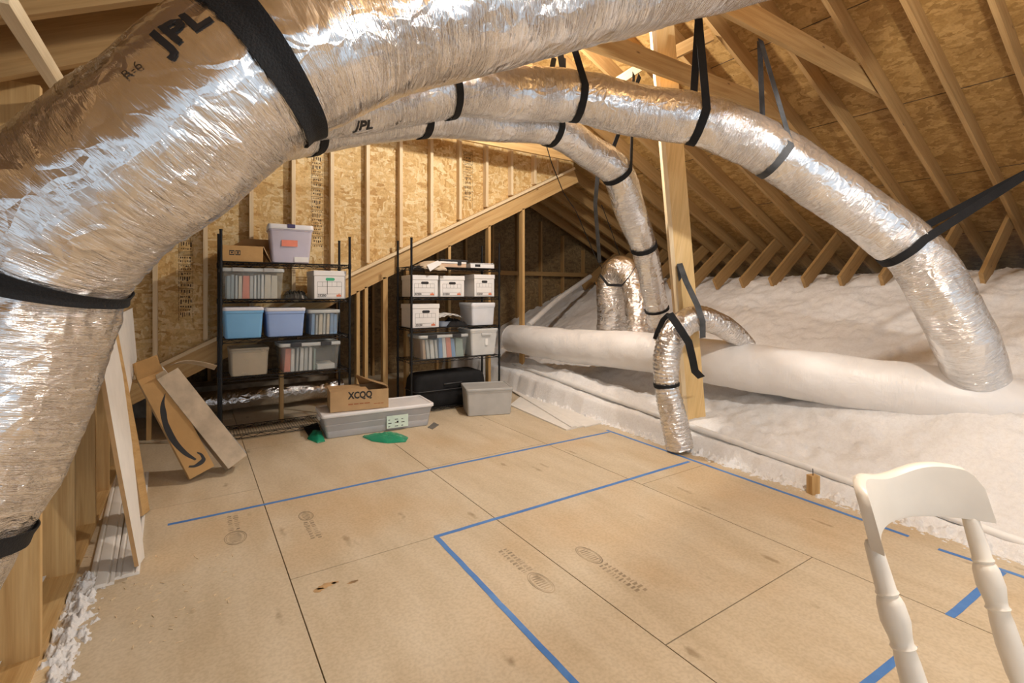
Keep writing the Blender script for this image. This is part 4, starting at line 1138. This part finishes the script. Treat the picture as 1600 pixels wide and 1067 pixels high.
for k in range(5):
    a = q[0].lerp(q[1], .12 + k * .16); c = q[3].lerp(q[2], .12 + k * .16); dd = (q[1] - q[0]).normalized() * .012
    lb.add([p + V(0, -.003, 0) for p in (a.lerp(c, .2), a.lerp(c, .2) + dd, a.lerp(c, .65) + dd, a.lerp(c, .65))], [(0, 1, 2, 3)])
lb.build('print', M['ink'], l, loc=-o.location)
x0, x1 = span(688, 729, YF)
t = thing('open_carton', 'open tan tray of papers under a black binder on the top shelf', 'box', ((x0 + x1) / 2, YF + .16, z))
w = x1 - x0; mb = MB(); mb.box((-w / 2, -.15, 0), (w / 2, .15, .048)); mb.build('body', plain('salmon_card', (.60, .42, .29), .7), t, bevel=.003)
mb = MB(); mb.box((-w / 2 - .01, -.155, .048), (w / 2, .15, .07)); mb.build('papers', M['paper'], t, bevel=.002)
mb = MB(); mb.box((w * .16, -.16, .03), (w * .30, -.151, .09)); mb.build('clip', M['ink'], t)
o = MB().box((x0 + .01, YF + .02, z + .0705), (x1 + .03, YF + .3, z + .10)).build('binder', M['black_plastic'], bevel=.004); tag(o, 'black binder lying on the tan tray on the top shelf', 'binder')
x0, x1 = span(736, 773, YF)
t = thing('flat_white_box', 'flat white box with a dark square mark on the top shelf', 'box', ((x0 + x1) / 2, YF + .16, z)); w = x1 - x0
mb = MB(); mb.box((-w / 2, -.15, 0), (w / 2, .15, .055)); mb.build('body', M['filebox'], t, bevel=.003)
mb = MB(); mb.prism([(-w / 2, -.13, .060), (w / 2, -.13, .066), (w / 2 + .005, .14, .075), (-w / 2, .14, .067)], (0, 0, .004)); mb.build('lid', M['filebox'], t)
mb = MB(); mb.box((-w * .32, -.1515, .016), (-w * .10, -.1503, .048)); mb.build('square_mark', M['ink'], t)
# file boxes
z = T2[3]
for a, b, yt, rz, dy, lab in ((644, 686, 430, -3, 0, 'white file box at the outer end of the upper file-box row'), (692, 729, 431, -7, .02, 'white file box in the middle of the upper file-box row, slightly turned'), (740, 773, 429, 2, 0, 'white file box at the inner end of the upper file-box row')):
    x0, x1 = span(a, b, YF); h = zat((a + b) / 2, yt, YF) - z
    file_box(lab, ((x0 + x1) / 2, YF + .19 + dy, z), x1 - x0 - .014, .37, h, R(rz))
z = T2[2]
x0, x1 = span(644, 687, YF); h = zat(665, 475, YF) - z
file_box('white file box alone on the tier below the row of three, outer end', ((x0 + x1) / 2, YF + .19, z), x1 - x0 - .014, .37, h, 0, False, num='33250')
x0, x1 = span(688, 702, YF); 
mb = MB(); mb.rings([rr(.13, .13, .05, z + .002), rr(.17, .17, .07, z + .06), rr(.18, .18, .07, z + .062), rr(.17, .17, .07, z + .064), rr(.12, .12, .05, z + .012)]); mb.xf(Matrix.Translation((x0 + .08, YF + .10, 0)))
o = mb.build('plastic_bowl', plain('pale_blue_plastic', (.38, .46, .58), .4)); tag(o, 'pale blue plastic bowl beside the lone file box', 'bowl')
x0, x1 = span(700, 732, YF); heap('black_bag', 'soft black bag under loose papers in the middle of the file-box shelving', 'bag', x0, x1, YF - .01, YF + .3, z, .115, M['black_fabric'], 8.0, 2.5)
mb = MB(); rnd = random.Random(9)
for k in range(2):
    a = W(686, 494 - k * 3, YF - .01); P = []; m = 14
    top = [V(a.x + .012 + .30 * i / m, YF - .015 + k * .03, z + .115 + k * .012 + .03 * math.sin(i / m * 3.1) + .006 * math.sin(i * 1.7 + k)) for i in range(m + 1)]
    R_ = [[p, p + V(0, .24, .01), p + V(0, .24, .013), p + V(0, 0, .003)] for p in top]; mb.rings(R_, True, True, 0, False)
o = mb.build('loose_papers', M['paper']); tag(o, 'bent white papers lying over the soft black bag', 'paper')
x0, x1 = span(738, 774, YF); h = zat(755, 473, YF) - z
tote('storage_bin', 'white lidded bin above the grey tote on the file-box shelving', 'bin', ((x0 + x1) / 2, YF + .19, z), x1 - x0, .37, h, plain('cool_white_plastic', (.70, .73, .78), .45, 0, .03), plain('cool_white_lid', (.76, .78, .82), .45, 0, .03), 0, .93, .045, .012)
z = T2[1]
x0, x1 = span(656, 732, YF - .03); h = zat(690, 523, YF) - z
tote('storage_tote', 'clear tote of coloured folders on the file-box shelving', 'tote', ((x0 + x1) / 2, YF + .17, z), x1 - x0, .38, h, M['clear'], M['clear_edge'], 0, .90, .03, .014, None, 2, M['black_plastic'])
folders(None, x0 + .05, x1 - .05, YF + .01, YF + .31, z + .008, h * .84, [(fbr, 0, .6, 'tan folder at the outer end of the coloured-folder tote'), (fg, 0, .7, 'grey folder in the coloured-folder tote, before the blue ones'), (fw, 0, .9, 'white folder leaning before the first blue one'), (fg, 0, .6, 'thin grey folder leaning before the first blue one'), (fb, 0, .95, 'leaning blue folder between two white ones'), (fw, 0, .9, 'white folder just before the coral one in the coloured-folder tote'), (fr, 1.3, .98, 'coral folder in the coloured-folder tote'), (fb, 0, .98, 'blue folder just past the coral one in the coloured-folder tote'), (fgn, 0, 1, 'wide green-grey folders at the inner end of the coloured-folder tote'), (fgn, 0, 1, 'wide green-grey folders at the inner end of the coloured-folder tote')], 'folders in the coloured-folder tote', -.03)
x0, x1 = span(736, 778, YF - .02); h = zat(757, 513, YF) - z
t = tote('storage_tote', 'pale grey tote with a small white tag on the file-box shelving', 'tote', ((x0 + x1) / 2, YF + .17, z), x1 - x0, .38, h, M['pale_grey_plastic'], M['pale_grey_plastic'], 0, .86, .03, .014)
mb = MB(); mb.box((.01, -.188, h * .38), (.05, -.184, h * .62)); mb.build('tag', M['paper'], t)
mb = MB(); mb.box((-.05, -.205, h * .74), (.09, -.18, h * .84)); mb.build('handle', M['pale_grey_plastic'], t, bevel=.006)
# black suitcase on the bottom tier
z = T2[0]; x0, x1 = span(646, 764, YF)
t = thing('black_suitcase', 'large black soft suitcase lying on the bottom tier of the file-box shelving', 'suitcase', ((x0 + x1) / 2, YF + .2, z)); w = x1 - x0 - .06
mb = MB(); Rg = []
for zz, f in ((0, .93), (.02, .98), (.08, 1), (.22, 1.0), (.33, .97), (.38, .90), (.395, .8)):
    Rg.append([p + V(0, 0, .01 * noise.noise(p * 6)) for p in rr(w * f, .38 * f, .07, zz, 6)])
mb.rings(Rg); mb.build('body', M['black_fabric'], t)
mb = MB(); mb.rod([p for p in rr(w + .004, .404, .07, .20, 6)] + [rr(w + .004, .404, .07, .20, 6)[0]], .006, 6); mb.build('zipper', M['black_plastic'], t)
mb = MB(); mb.rod([(-.12, -.2, .27), (-.09, -.225, .275), (.09, -.225, .275), (.12, -.2, .27)], .011, 8); mb.build('handle', M['black_plastic'], t)

# ------------------------------------------------------------------ things on the floor in front of the shelving
# long underbed tote with the printed carton on it
a = G(503, 688); b = G(677, 664); ux = (b - a); wlen = ux.length; ang = math.atan2(ux.y, ux.x); ux.normalize(); uy = V(-ux.y, ux.x, 0)
dep = .46; c = a + ux * wlen / 2 + uy * dep / 2
t = tote('underbed_tote', 'long low milky tote with a white lid lying on the floor under the printed carton', 'tote', (c.x, c.y, .001), wlen - .02, dep, .245, M['frosted'], M['white_plastic'], ang, .93, .03, .03, None, 0, None, None, 1, .02)
mb = MB(); mb.box((.06, -dep / 2 - .014, .03), (.29, -dep / 2 - .010, .16)); mb.build('paper_label', plain('mint_paper', (.66, .80, .71), .6), t)
mb = MB()
for q in range(9): 
    xx = .075 + (q % 3) * .07; zz = .045 + (q // 3) * .035; mb.box((xx, -dep / 2 - .0150, zz), (xx + (.035 if q % 2 else .02), -dep / 2 - .0142, zz + .007))
mb.box((.165, -dep / 2 - .0150, .08), (.185, -dep / 2 - .0142, .10)); mb.build('label_print', M['ink'], t)
for sx_ in (-1, 1):
    mb = MB(); mb.box((sx_ * (wlen / 2 + .004) - .008, -.07, .16), (sx_ * (wlen / 2 + .004) + .012, .07, .20)); mb.build('handle', M['white_plastic'], t, bevel=.004)
# printed carton
zt = .2465
A = G(516, 645, zt); B = G(607, 636, zt); e = (B - A); ww = e.length; e.normalize(); fy = V(-e.y, e.x, 0); dd = .36; hh = zat(516, 614, A.y) - zt
cc = A + e * ww / 2 + fy * dd / 2
t = thing('printed_carton', 'brown carton with XCQQ printed on the front, sitting on the long white-lidded tote', 'carton', (cc.x, cc.y, zt), math.atan2(e.y, e.x))
mb = MB(); hw, hd = ww / 2, dd / 2; th = .005
mb.box((-hw, -hd, 0), (hw, -hd + th, hh)); mb.box((-hw, hd - th, 0), (hw, hd, hh)); mb.box((-hw, -hd + th, 0), (-hw + th, hd - th, hh)); mb.box((hw - th, -hd + th, 0), (hw, hd - th, hh)); mb.box((-hw + th, -hd + th, 0), (hw - th, hd - th, th))
mb.build('body', M['cardboard'], t)
mb = MB(); mb.box((-hw, -hd, hh), (hw * .28, hd * -.02, hh + .004)); mb.build('flap', M['cardboard'], t)
mb = MB(); mb.box((-hw, hd * .02, hh), (hw * .10, hd, hh + .004)); mb.build('flap', M['cardboard'], t)
mb = MB(); mb.prism([(hw * .15, hd, hh + .001), (hw, hd * .95, hh + .002), (hw * 1.02, -hd * .85, hh + .012), (hw * .45, -hd * .3, hh + .065), (hw * -.02, hd * .7, hh + .12)], (0, 0, .005)); mb.build('flap', M['cardboard'], t)
mb = MB(); yf = -hd - .0006
put_text(mb, 'XCQQ', .095, (-hw * .42, yf, hh * .53), (1, 0, 0), (0, 0, 1), .004, 0, ww * .42)
mb.build('lettering', M['ink'], t)
mb = MB()
for k, (xa, xb) in enumerate(((-.40, -.24), (-.21, -.05), (-.02, .12), (.15, .34))): mb.box((hw * xa, yf, hh * .30), (hw * xb, yf + .0005, hh * .36))
for xa in (.48, .60, .72): mb.box((hw * xa, yf, hh * .24), (hw * xa + .03, yf + .0005, hh * .28))
mb.build('small_print', plain('red_brown_print', (.36, .13, .05), .7), t)
# green film under the tote: two bunched pieces
def film(px, seed, lab):
    P = [G(*p) for p in px]; c = sum(P, V(0, 0, 0)) / len(P); mb = MB(); n = len(P); rings = []
    sub = []
    for i in range(n):
        for k in range(6): sub.append(P[i].lerp(P[(i + 1) % n], k / 6))
    for f, z in ((1, .003), (.92, .02), (.8, .028), (.6, .04), (.35, .045), (.1, .05)):
        rings.append([c.lerp(p, f) + V(0, 0, z * (1 + .6 * noise.noise(p * 9 + V(seed, f * 3, 0)))) for p in sub])
    mb.rings(rings, True, True, 0, False); return tag(mb.build('green_film', M['green_bag']), lab, 'plastic film', 'green plastic film by the long tote')
film([(566, 683), (590, 679), (620, 680), (638, 684), (634, 691), (605, 693), (582, 690)], 3, 'flat green plastic film sticking out under the front of the long tote')
film([(480, 686), (488, 674), (503, 676), (508, 690), (496, 693)], 5, 'bunched green plastic film at the end corner of the long tote')
mb = MB(); P = [G(*p) for p in ((474, 668), (496, 660), (508, 690), (486, 688))]; mb.prism([p + V(0, 0, .0006) for p in P], (0, 0, .002)); tag(mb.build('black_sheet', M['black_fabric']), 'black sheet on the floor at the end of the long tote', 'sheet')
mb = MB(); P = [G(*p) for p in ((668, 668), (678, 660), (686, 664), (676, 671))]; mb.prism([p + V(0, 0, .0006) for p in P], (0, 0, .003)); tag(mb.build('dark_scrap', plain('dark_grey_scrap', (.16, .15, .13), .8)), 'dark scrap on the floor at the inner corner of the long tote', 'scrap')
# grey lidded tote
a = G(733, 651); b = G(797, 647); u_ = (b - a); wl = u_.length; an = math.atan2(u_.y, u_.x); u_.normalize(); v_ = V(-u_.y, u_.x, 0)
cc = a + u_ * wl / 2 + v_ * .2; hgt = EYE - (608 - YH) / FPX * (a.y / ray(733, 600).y)
tote('grey_tote', 'grey lidded tote standing on the floor in front of the file-box shelving', 'tote', (cc.x, cc.y, .001), wl + .06, .43, max(.28, hgt), M['grey_plastic'], M['grey_lid'], an, .93, .03, .016)
# white flat boards on the floor
for k, (p, lab) in enumerate(([[(885, 673), (912, 667), (818, 617), (797, 634)], 'white flat board on the floor beside the grey tote, nearest the tape corner'], [[(914, 668.5), (946, 661), (842, 614), (820, 618)], 'white flat board on the floor lying next to the wool edge'])):
    P = [G(*q) for q in p]; mb = MB(); mb.prism([q + V(0, 0, .001 + .001 * k) for q in P], (0, 0, .014)); tag(mb.build('white_board', M['board_white']), lab, 'board', 'white boards on the floor')
mb = MB(); P = [G(*q) for q in ((893, 671), (901, 669.4), (806, 612), (800, 613))]; mb.prism([q + V(0, 0, .0165) for q in P], (0, 0, .012)); tag(mb.build('white_strip', M['board_white']), 'narrow white strip lying on top of the flat white boards', 'strip')

# ------------------------------------------------------------------ boards and cartons leaning by the knee wall
def on_plane(px, py, p0, nrm_):
    r = ray(px, py); return EYEV + r * ((Vector(p0) - EYEV).dot(nrm_) / r.dot(nrm_))
def leaning(pix, p0, lean, lab, mat, t=.012, core=True):
    """flat board lying in a plane through p0 that runs along y and leans toward the knee wall"""
    n_ = V(lean[1], 0, lean[0]).normalized()     # normal of the plane spanned by (0,1,0) and (-lean0,0,lean1)
    P = [on_plane(px, py, p0, n_) for px, py in pix]
    for p in P: p.z = max(p.z, .002)
    mb = MB(); mb.prism(P, -n_ * t); 
    mb.m = [0 if k == 0 or k == 1 else 1 for k in range(len(mb.f))]
    return tag(mb.build('leaning_board', [M['board_white'] if mat is None else mat, M['drywall_edge']]), lab, 'board', 'boards leaning by the knee wall')
leaning([(217, 884), (226, 886), (206, 690), (192, 585), (175, 495), (157, 541), (160, 570), (186, 720)], (-.22, 3.25, 0), (.15, 1.32), 'tall white board with a brown edge leaning over the fluted trim, nearest the camera', None, .018)
leaning([(223, 806), (234, 804), (215, 680), (181, 500), (172, 495), (190, 580), (205, 690)], (-.235, 3.98, 0), (.15, 1.32), 'narrow brown board edge-on just behind the tallest leaning white board', M['pine'], .02)
leaning([(175, 496), (207, 481), (214, 560), (203, 612), (195, 650)], (-.30, 4.35, 0), (.13, 1.32), 'white panel behind the other leaning boards, touching the gable studs', None, .012)
# fluted trim on the floor
def trim_strip(a, b, w, lab):
    a, b = Vector(a), Vector(b); d = (b - a).normalized(); s = V(d.y, -d.x, 0)
    prof_ = [(0, 0), (0, .012), (.08, .017), (.16, .017), (.20, .011), (.25, .011), (.29, .017), (.42, .019), (.58, .019), (.71, .017), (.75, .011), (.80, .011), (.84, .017), (.92, .017), (1, .012), (1, 0)]
    P = [a + s * (q - .5) * w + V(0, 0, z + .001) for q, z in prof_]
    mb = MB(); mb.rings([P, [p + (b - a) for p in P]], True, True, 0, False)
    return tag(mb.build('fluted_trim', M['board_white']), lab, 'trim board', 'fluted white trim boards on the floor')
trim_strip(G(157, 919), (-.46, 4.95, 0), .105, 'fluted white trim board lying along the knee wall, outer one')
trim_strip(G(199, 902), (-.335, 4.9, 0), .10, 'fluted white trim board lying along the knee wall, under the leaning boards')

# cartons leaning back: base edge from floor pixels, leaning direction to a point above
PN = V(.10, -.93, .34).normalized()
def leaning_carton(name, lab, pBL, pBR, pTL, thick, mat, flaps):
    BL = G(*pBL); BR = on_plane(*pBR, BL, PN); top = on_plane(*pTL, BL, PN); u_ = (BR - BL); w = u_.length; u_.normalize()
    up = (Vector(top) - BL); up = up - u_ * up.dot(u_); h = up.length; up.normalize()
    nb = up.cross(u_).normalized()                    # away from the viewer
    if nb.dot(ray(300, 650)) < 0: nb = -nb
    t = thing(name, lab, 'carton', ((BL.x + BR.x) / 2, (BL.y + BR.y) / 2, 0), 0, 'tall cartons leaning by the knee wall')
    lift = V(0, 0, max(0, -(nb.z * thick)) + .001)
    o = BL + lift; th = .006
    mb = MB()
    mb.obox(o, u_ * w, nb * th, up * h); mb.obox(o + nb * (thick - th), u_ * w, nb * th, up * h)
    mb.obox(o + nb * th, u_ * th, nb * (thick - 2 * th), up * h); mb.obox(o + u_ * (w - th) + nb * th, u_ * th, nb * (thick - 2 * th), up * h)
    mb.obox(o + u_ * th + nb * th, u_ * (w - 2 * th), nb * (thick - 2 * th), up * th)
    mb.build('body', mat, t, world=True)
    for f in flaps:
        mb = MB(); P = [o + u_ * w * a + nb * thick * b + up * (h + c) for a, b, c in f]; mb.prism(P, nb * .004 - u_ * .003); mb.build('flap', mat, t, world=True)
    return t, o, u_, up, nb, w, h
BL = (297, 756); BR = (335, 735); TL = (201, 607)
t, o, u_, up, nb, w, h = leaning_carton('smile_carton', 'tall brown carton with a black smile arrow, leaning beside the white boards', BL, BR, TL, .10, M['cardboard_dark'],
    [[(0, 0, 0), (1, 0, 0), (.9, -.9, .10), (.15, -.7, .12)], [(0, 1, 0), (1, 1, 0), (1.15, 1.2, .16), (.2, 1.3, .16)], [(0, 0, 0), (0, 1, 0), (-.5, 1.2, .10), (-.55, .1, .08)]])
# smile arrow: swept crescent and hooked arrow head, printed on the front
def PF(a, b): return o + u_ * (w * a) + up * (h * b) - nb * .0008
O_ = [(.635, .795), (.32, .72), (.153, .645), (.05, .55), (.01, .487), (.02, .36), (.2, .221), (.465, .127)]
I_ = [(.66, .795), (.47, .72), (.367, .629), (.28, .57), (.246, .51), (.248, .358), (.356, .237), (.541, .134)]
def smooth(Q, m=5):
    Q = [Vector((a, b)) for a, b in Q]; Q = [Q[0] * 2 - Q[1]] + Q + [Q[-1] * 2 - Q[-2]]; out_ = []
    for i in range(1, len(Q) - 2):
        p0, p1, p2, p3 = Q[i - 1:i + 3]
        for k in range(m):
            t_ = k / m; out_.append(.5 * (2 * p1 + (p2 - p0) * t_ + (2 * p0 - 5 * p1 + 4 * p2 - p3) * t_ ** 2 + (3 * p1 - p0 - 3 * p2 + p3) * t_ ** 3))
    return out_ + [Q[-2]]
mb = MB()
mb.rings([[PF(*q) for q in smooth(O_)], [PF(*q) for q in smooth(I_)]], False, False, 0, False, False)
HO = [(.672, .191), (.804, .157), (.835, .118), (.817, .087), (.6385, .067), (.358, .073), (.136, .10)]
HI = [(.66, .175), (.711, .155), (.72, .135), (.693, .112), (.55, .103), (.36, .096), (.20, .112)]
mb.rings([[PF(*q) for q in smooth(HO)], [PF(*q) for q in smooth(HI)]], False, False, 0, False, False)
mb.build('smile_arrow', M['ink'], t, world=True)
# sheets sticking out of it
for k in range(3):
    mb = MB(); mb.obox(o + u_ * w * .08 + nb * (.03 + k * .03) + up * (h * .3), u_ * w * (.55 - k * .1), nb * .006, up * (h * .72 + .05 - k * .015)); tag(mb.build('cardboard_sheet', M['cardboard_pale']), 'pale sheet sticking out of the smile-printed carton', 'sheet', 'sheets in the smile-printed carton')
BL = (357, 744); BR = (386, 722); TL = (248, 603)
t, o, u_, up, nb, w, h = leaning_carton('dusty_carton', 'long dusty carton leaning against the smile-printed one, with a clear bag at its edge', BL, BR, TL, .17, M['cardboard_pale'],
    [ [(0, 0, 0), (.5, 0, 0), (.45, -.25, .03), (.05, -.2, .03)]])
mb = MB(); R_ = []
for k in range(9):
    q = k / 8; a_ = 1.0 + 1.45 * q; c_ = h + .03 * math.sin(q * 2.6) - .20 * q ** 1.3 + .04
    p_ = o + u_ * (w * a_) + up * c_; R_.append([p_, p_ + nb * .16 + up * .03 * (1 - q), p_ + nb * .16 + up * (.03 * (1 - q) + .004), p_ + up * .004])
mb.rings(R_, True, True, 0, False); mb.build('flap', M['cardboard_pale'], t, world=True)
for k in range(4):
    mb = MB(); mb.obox(o + u_ * w * (.05 + .03 * k) + nb * (.03 + k * .035) + up * (h * .3), u_ * w * .5, nb * .008, up * (h * .7 + .07 - k * .008)); tag(mb.build('trim_strip', M['board_white']), 'white slat sticking out of the dusty carton', 'slat', 'white slats in the dusty carton')
mb = MB(); P = [o + u_ * (w + .004) + nb * (.17 * a) + up * (h * b) for a, b in ((.1, .02), (1.0, .03), (1.02, .35), (.9, .72), (.3, .45))]; mb.prism(P, u_ * .006); mb.build('clear_sleeve', M['frosted'], t, world=True)

# wood scrap flat on the floor by the front stud
mb = MB(); P = [G(*q) for q in ((22, 1062), (72, 1036), (84, 1066), (40, 1085))]; mb.prism([q + V(0, 0, .001) for q in P], (0, 0, .02))
tag(mb.build('wood_scrap', M['pine_pale']), 'flat pale wood scrap on the floor at the foot of the front knee-wall stud', 'wood scrap')

# ------------------------------------------------------------------ white wooden chair in the near corner
Rv = V(CS, -SN, 0); Fv = V(SN, CS, 0)
fdir = (Rv * .36 - Fv * .933).normalized(); wdir = V(-fdir.y, fdir.x, 0)
if wdir.dot(Rv) < 0: wdir = -wdir
PL = D(1364, 852, 1.24)
SEP = .415
zt = PL.z
base = PL + wdir * SEP / 2
rk = .30                                   # the back leans away from the seat
sh = .40                                   # seat height
def back_pt(a, z): # a across, z height, on the raked back line
    p = base + wdir * a + fdir * ((zt - z) * rk); return V(p.x, p.y, z)
org = back_pt(0, 0.0); seat_c = back_pt(0, sh) + fdir * .19
ch = thing('wooden_chair', 'cream painted wooden chair with turned back posts in the near corner, on the taped floor', 'chair', (seat_c.x, seat_c.y, 0))
def lathe_rod(p0, p1, prof_, n=20):
    """prof_: list of (t, radius) along p0-p1"""
    mb = MB(); p0, p1 = Vector(p0), Vector(p1); mb.rod([p0.lerp(p1, t) for t, r in prof_], [r * 1.14 for t, r in prof_], n); return mb
postp = [(0, .012), (.02, .0165), (.05, .017), (.15, .0185), (.26, .0195), (.275, .0225), (.29, .019), (.30, .0225), (.33, .026), (.42, .028), (.50, .022), (.53, .021), (.545, .0245), (.56, .0205), (.62, .023), (.75, .025), (.9, .022), (1.0, .016)]
for s_ in (-1, 1):
    lathe_rod(back_pt(s_ * SEP / 2, zt + .012), back_pt(s_ * SEP / 2 * .93, sh + .012), postp).build('back_post', M['chair'], ch, world=True)
# crest rail: curved board with a wavy top edge
mb = MB(); n = 40; rings = []
for k in range(n + 1):
    a = -1 + 2 * k / n; x = a * (SEP / 2 + .028)
    bow = .10 * (a * a)                                  # ends come forward
    top = .130 - .013 * math.cos(a * 2 * math.pi * .72)
    if abs(a) > .86: top -= .04 * ((abs(a) - .86) / .14) ** 3
    bot = .008 * (1 - a * a)
    th = .015
    def q(z, o_):
        p = back_pt(x, zt + z) + fdir * (bow - .070 + o_); return V(p.x, p.y, zt + z)
    rings.append([q(bot, -th), q(bot + .006, -th - .002), q(top - .006, -th - .002), q(top, -th * .5), q(top, th * .5), q(top - .006, th + .002), q(bot + .006, th + .002), q(bot, th)])
mb.rings(rings, True, True); mb.build('crest_rail', M['chair'], ch, world=True, bevel=0)
# seat and legs
mb = MB(); rings = []
def seat_ring(k_, z): 
    P = []
    for j in range(28):
        a = 2 * math.pi * j / 28; ca, sa = math.cos(a), math.sin(a)
        x = .20 * k_ * math.copysign(abs(ca) ** .6, ca); y = .19 * k_ * math.copysign(abs(sa) ** .6, sa)
        p = seat_c + wdir * x + fdir * y; P.append(V(p.x, p.y, z))
    return P
mb.rings([seat_ring(.93, sh - .016), seat_ring(1, sh - .01), seat_ring(1, sh + .004), seat_ring(.95, sh + .012)]); mb.build('seat', M['chair'], ch, world=True)
legp = [(0, .015), (.1, .021), (.3, .024), (.36, .019), (.40, .024), (.6, .022), (.8, .017), (1, .013)]
for sx_ in (-1, 1):
    for sy_ in (-1, 1):
        a = seat_c + wdir * (sx_ * .14) + fdir * (sy_ * .13); b = seat_c + wdir * (sx_ * .18) + fdir * (sy_ * .17)
        lathe_rod(V(a.x, a.y, sh - .012), V(b.x, b.y, 0), legp).build('leg', M['chair'], ch, world=True)
for sx_ in (-1, 1):
    a = seat_c + wdir * (sx_ * .165) + fdir * .155; b = seat_c + wdir * (sx_ * .165) - fdir * .155
    lathe_rod(V(a.x, a.y, .16), V(b.x, b.y, .16), [(0, .008), (.5, .013), (1, .008)], 12).build('stretcher', M['chair'], ch, world=True)
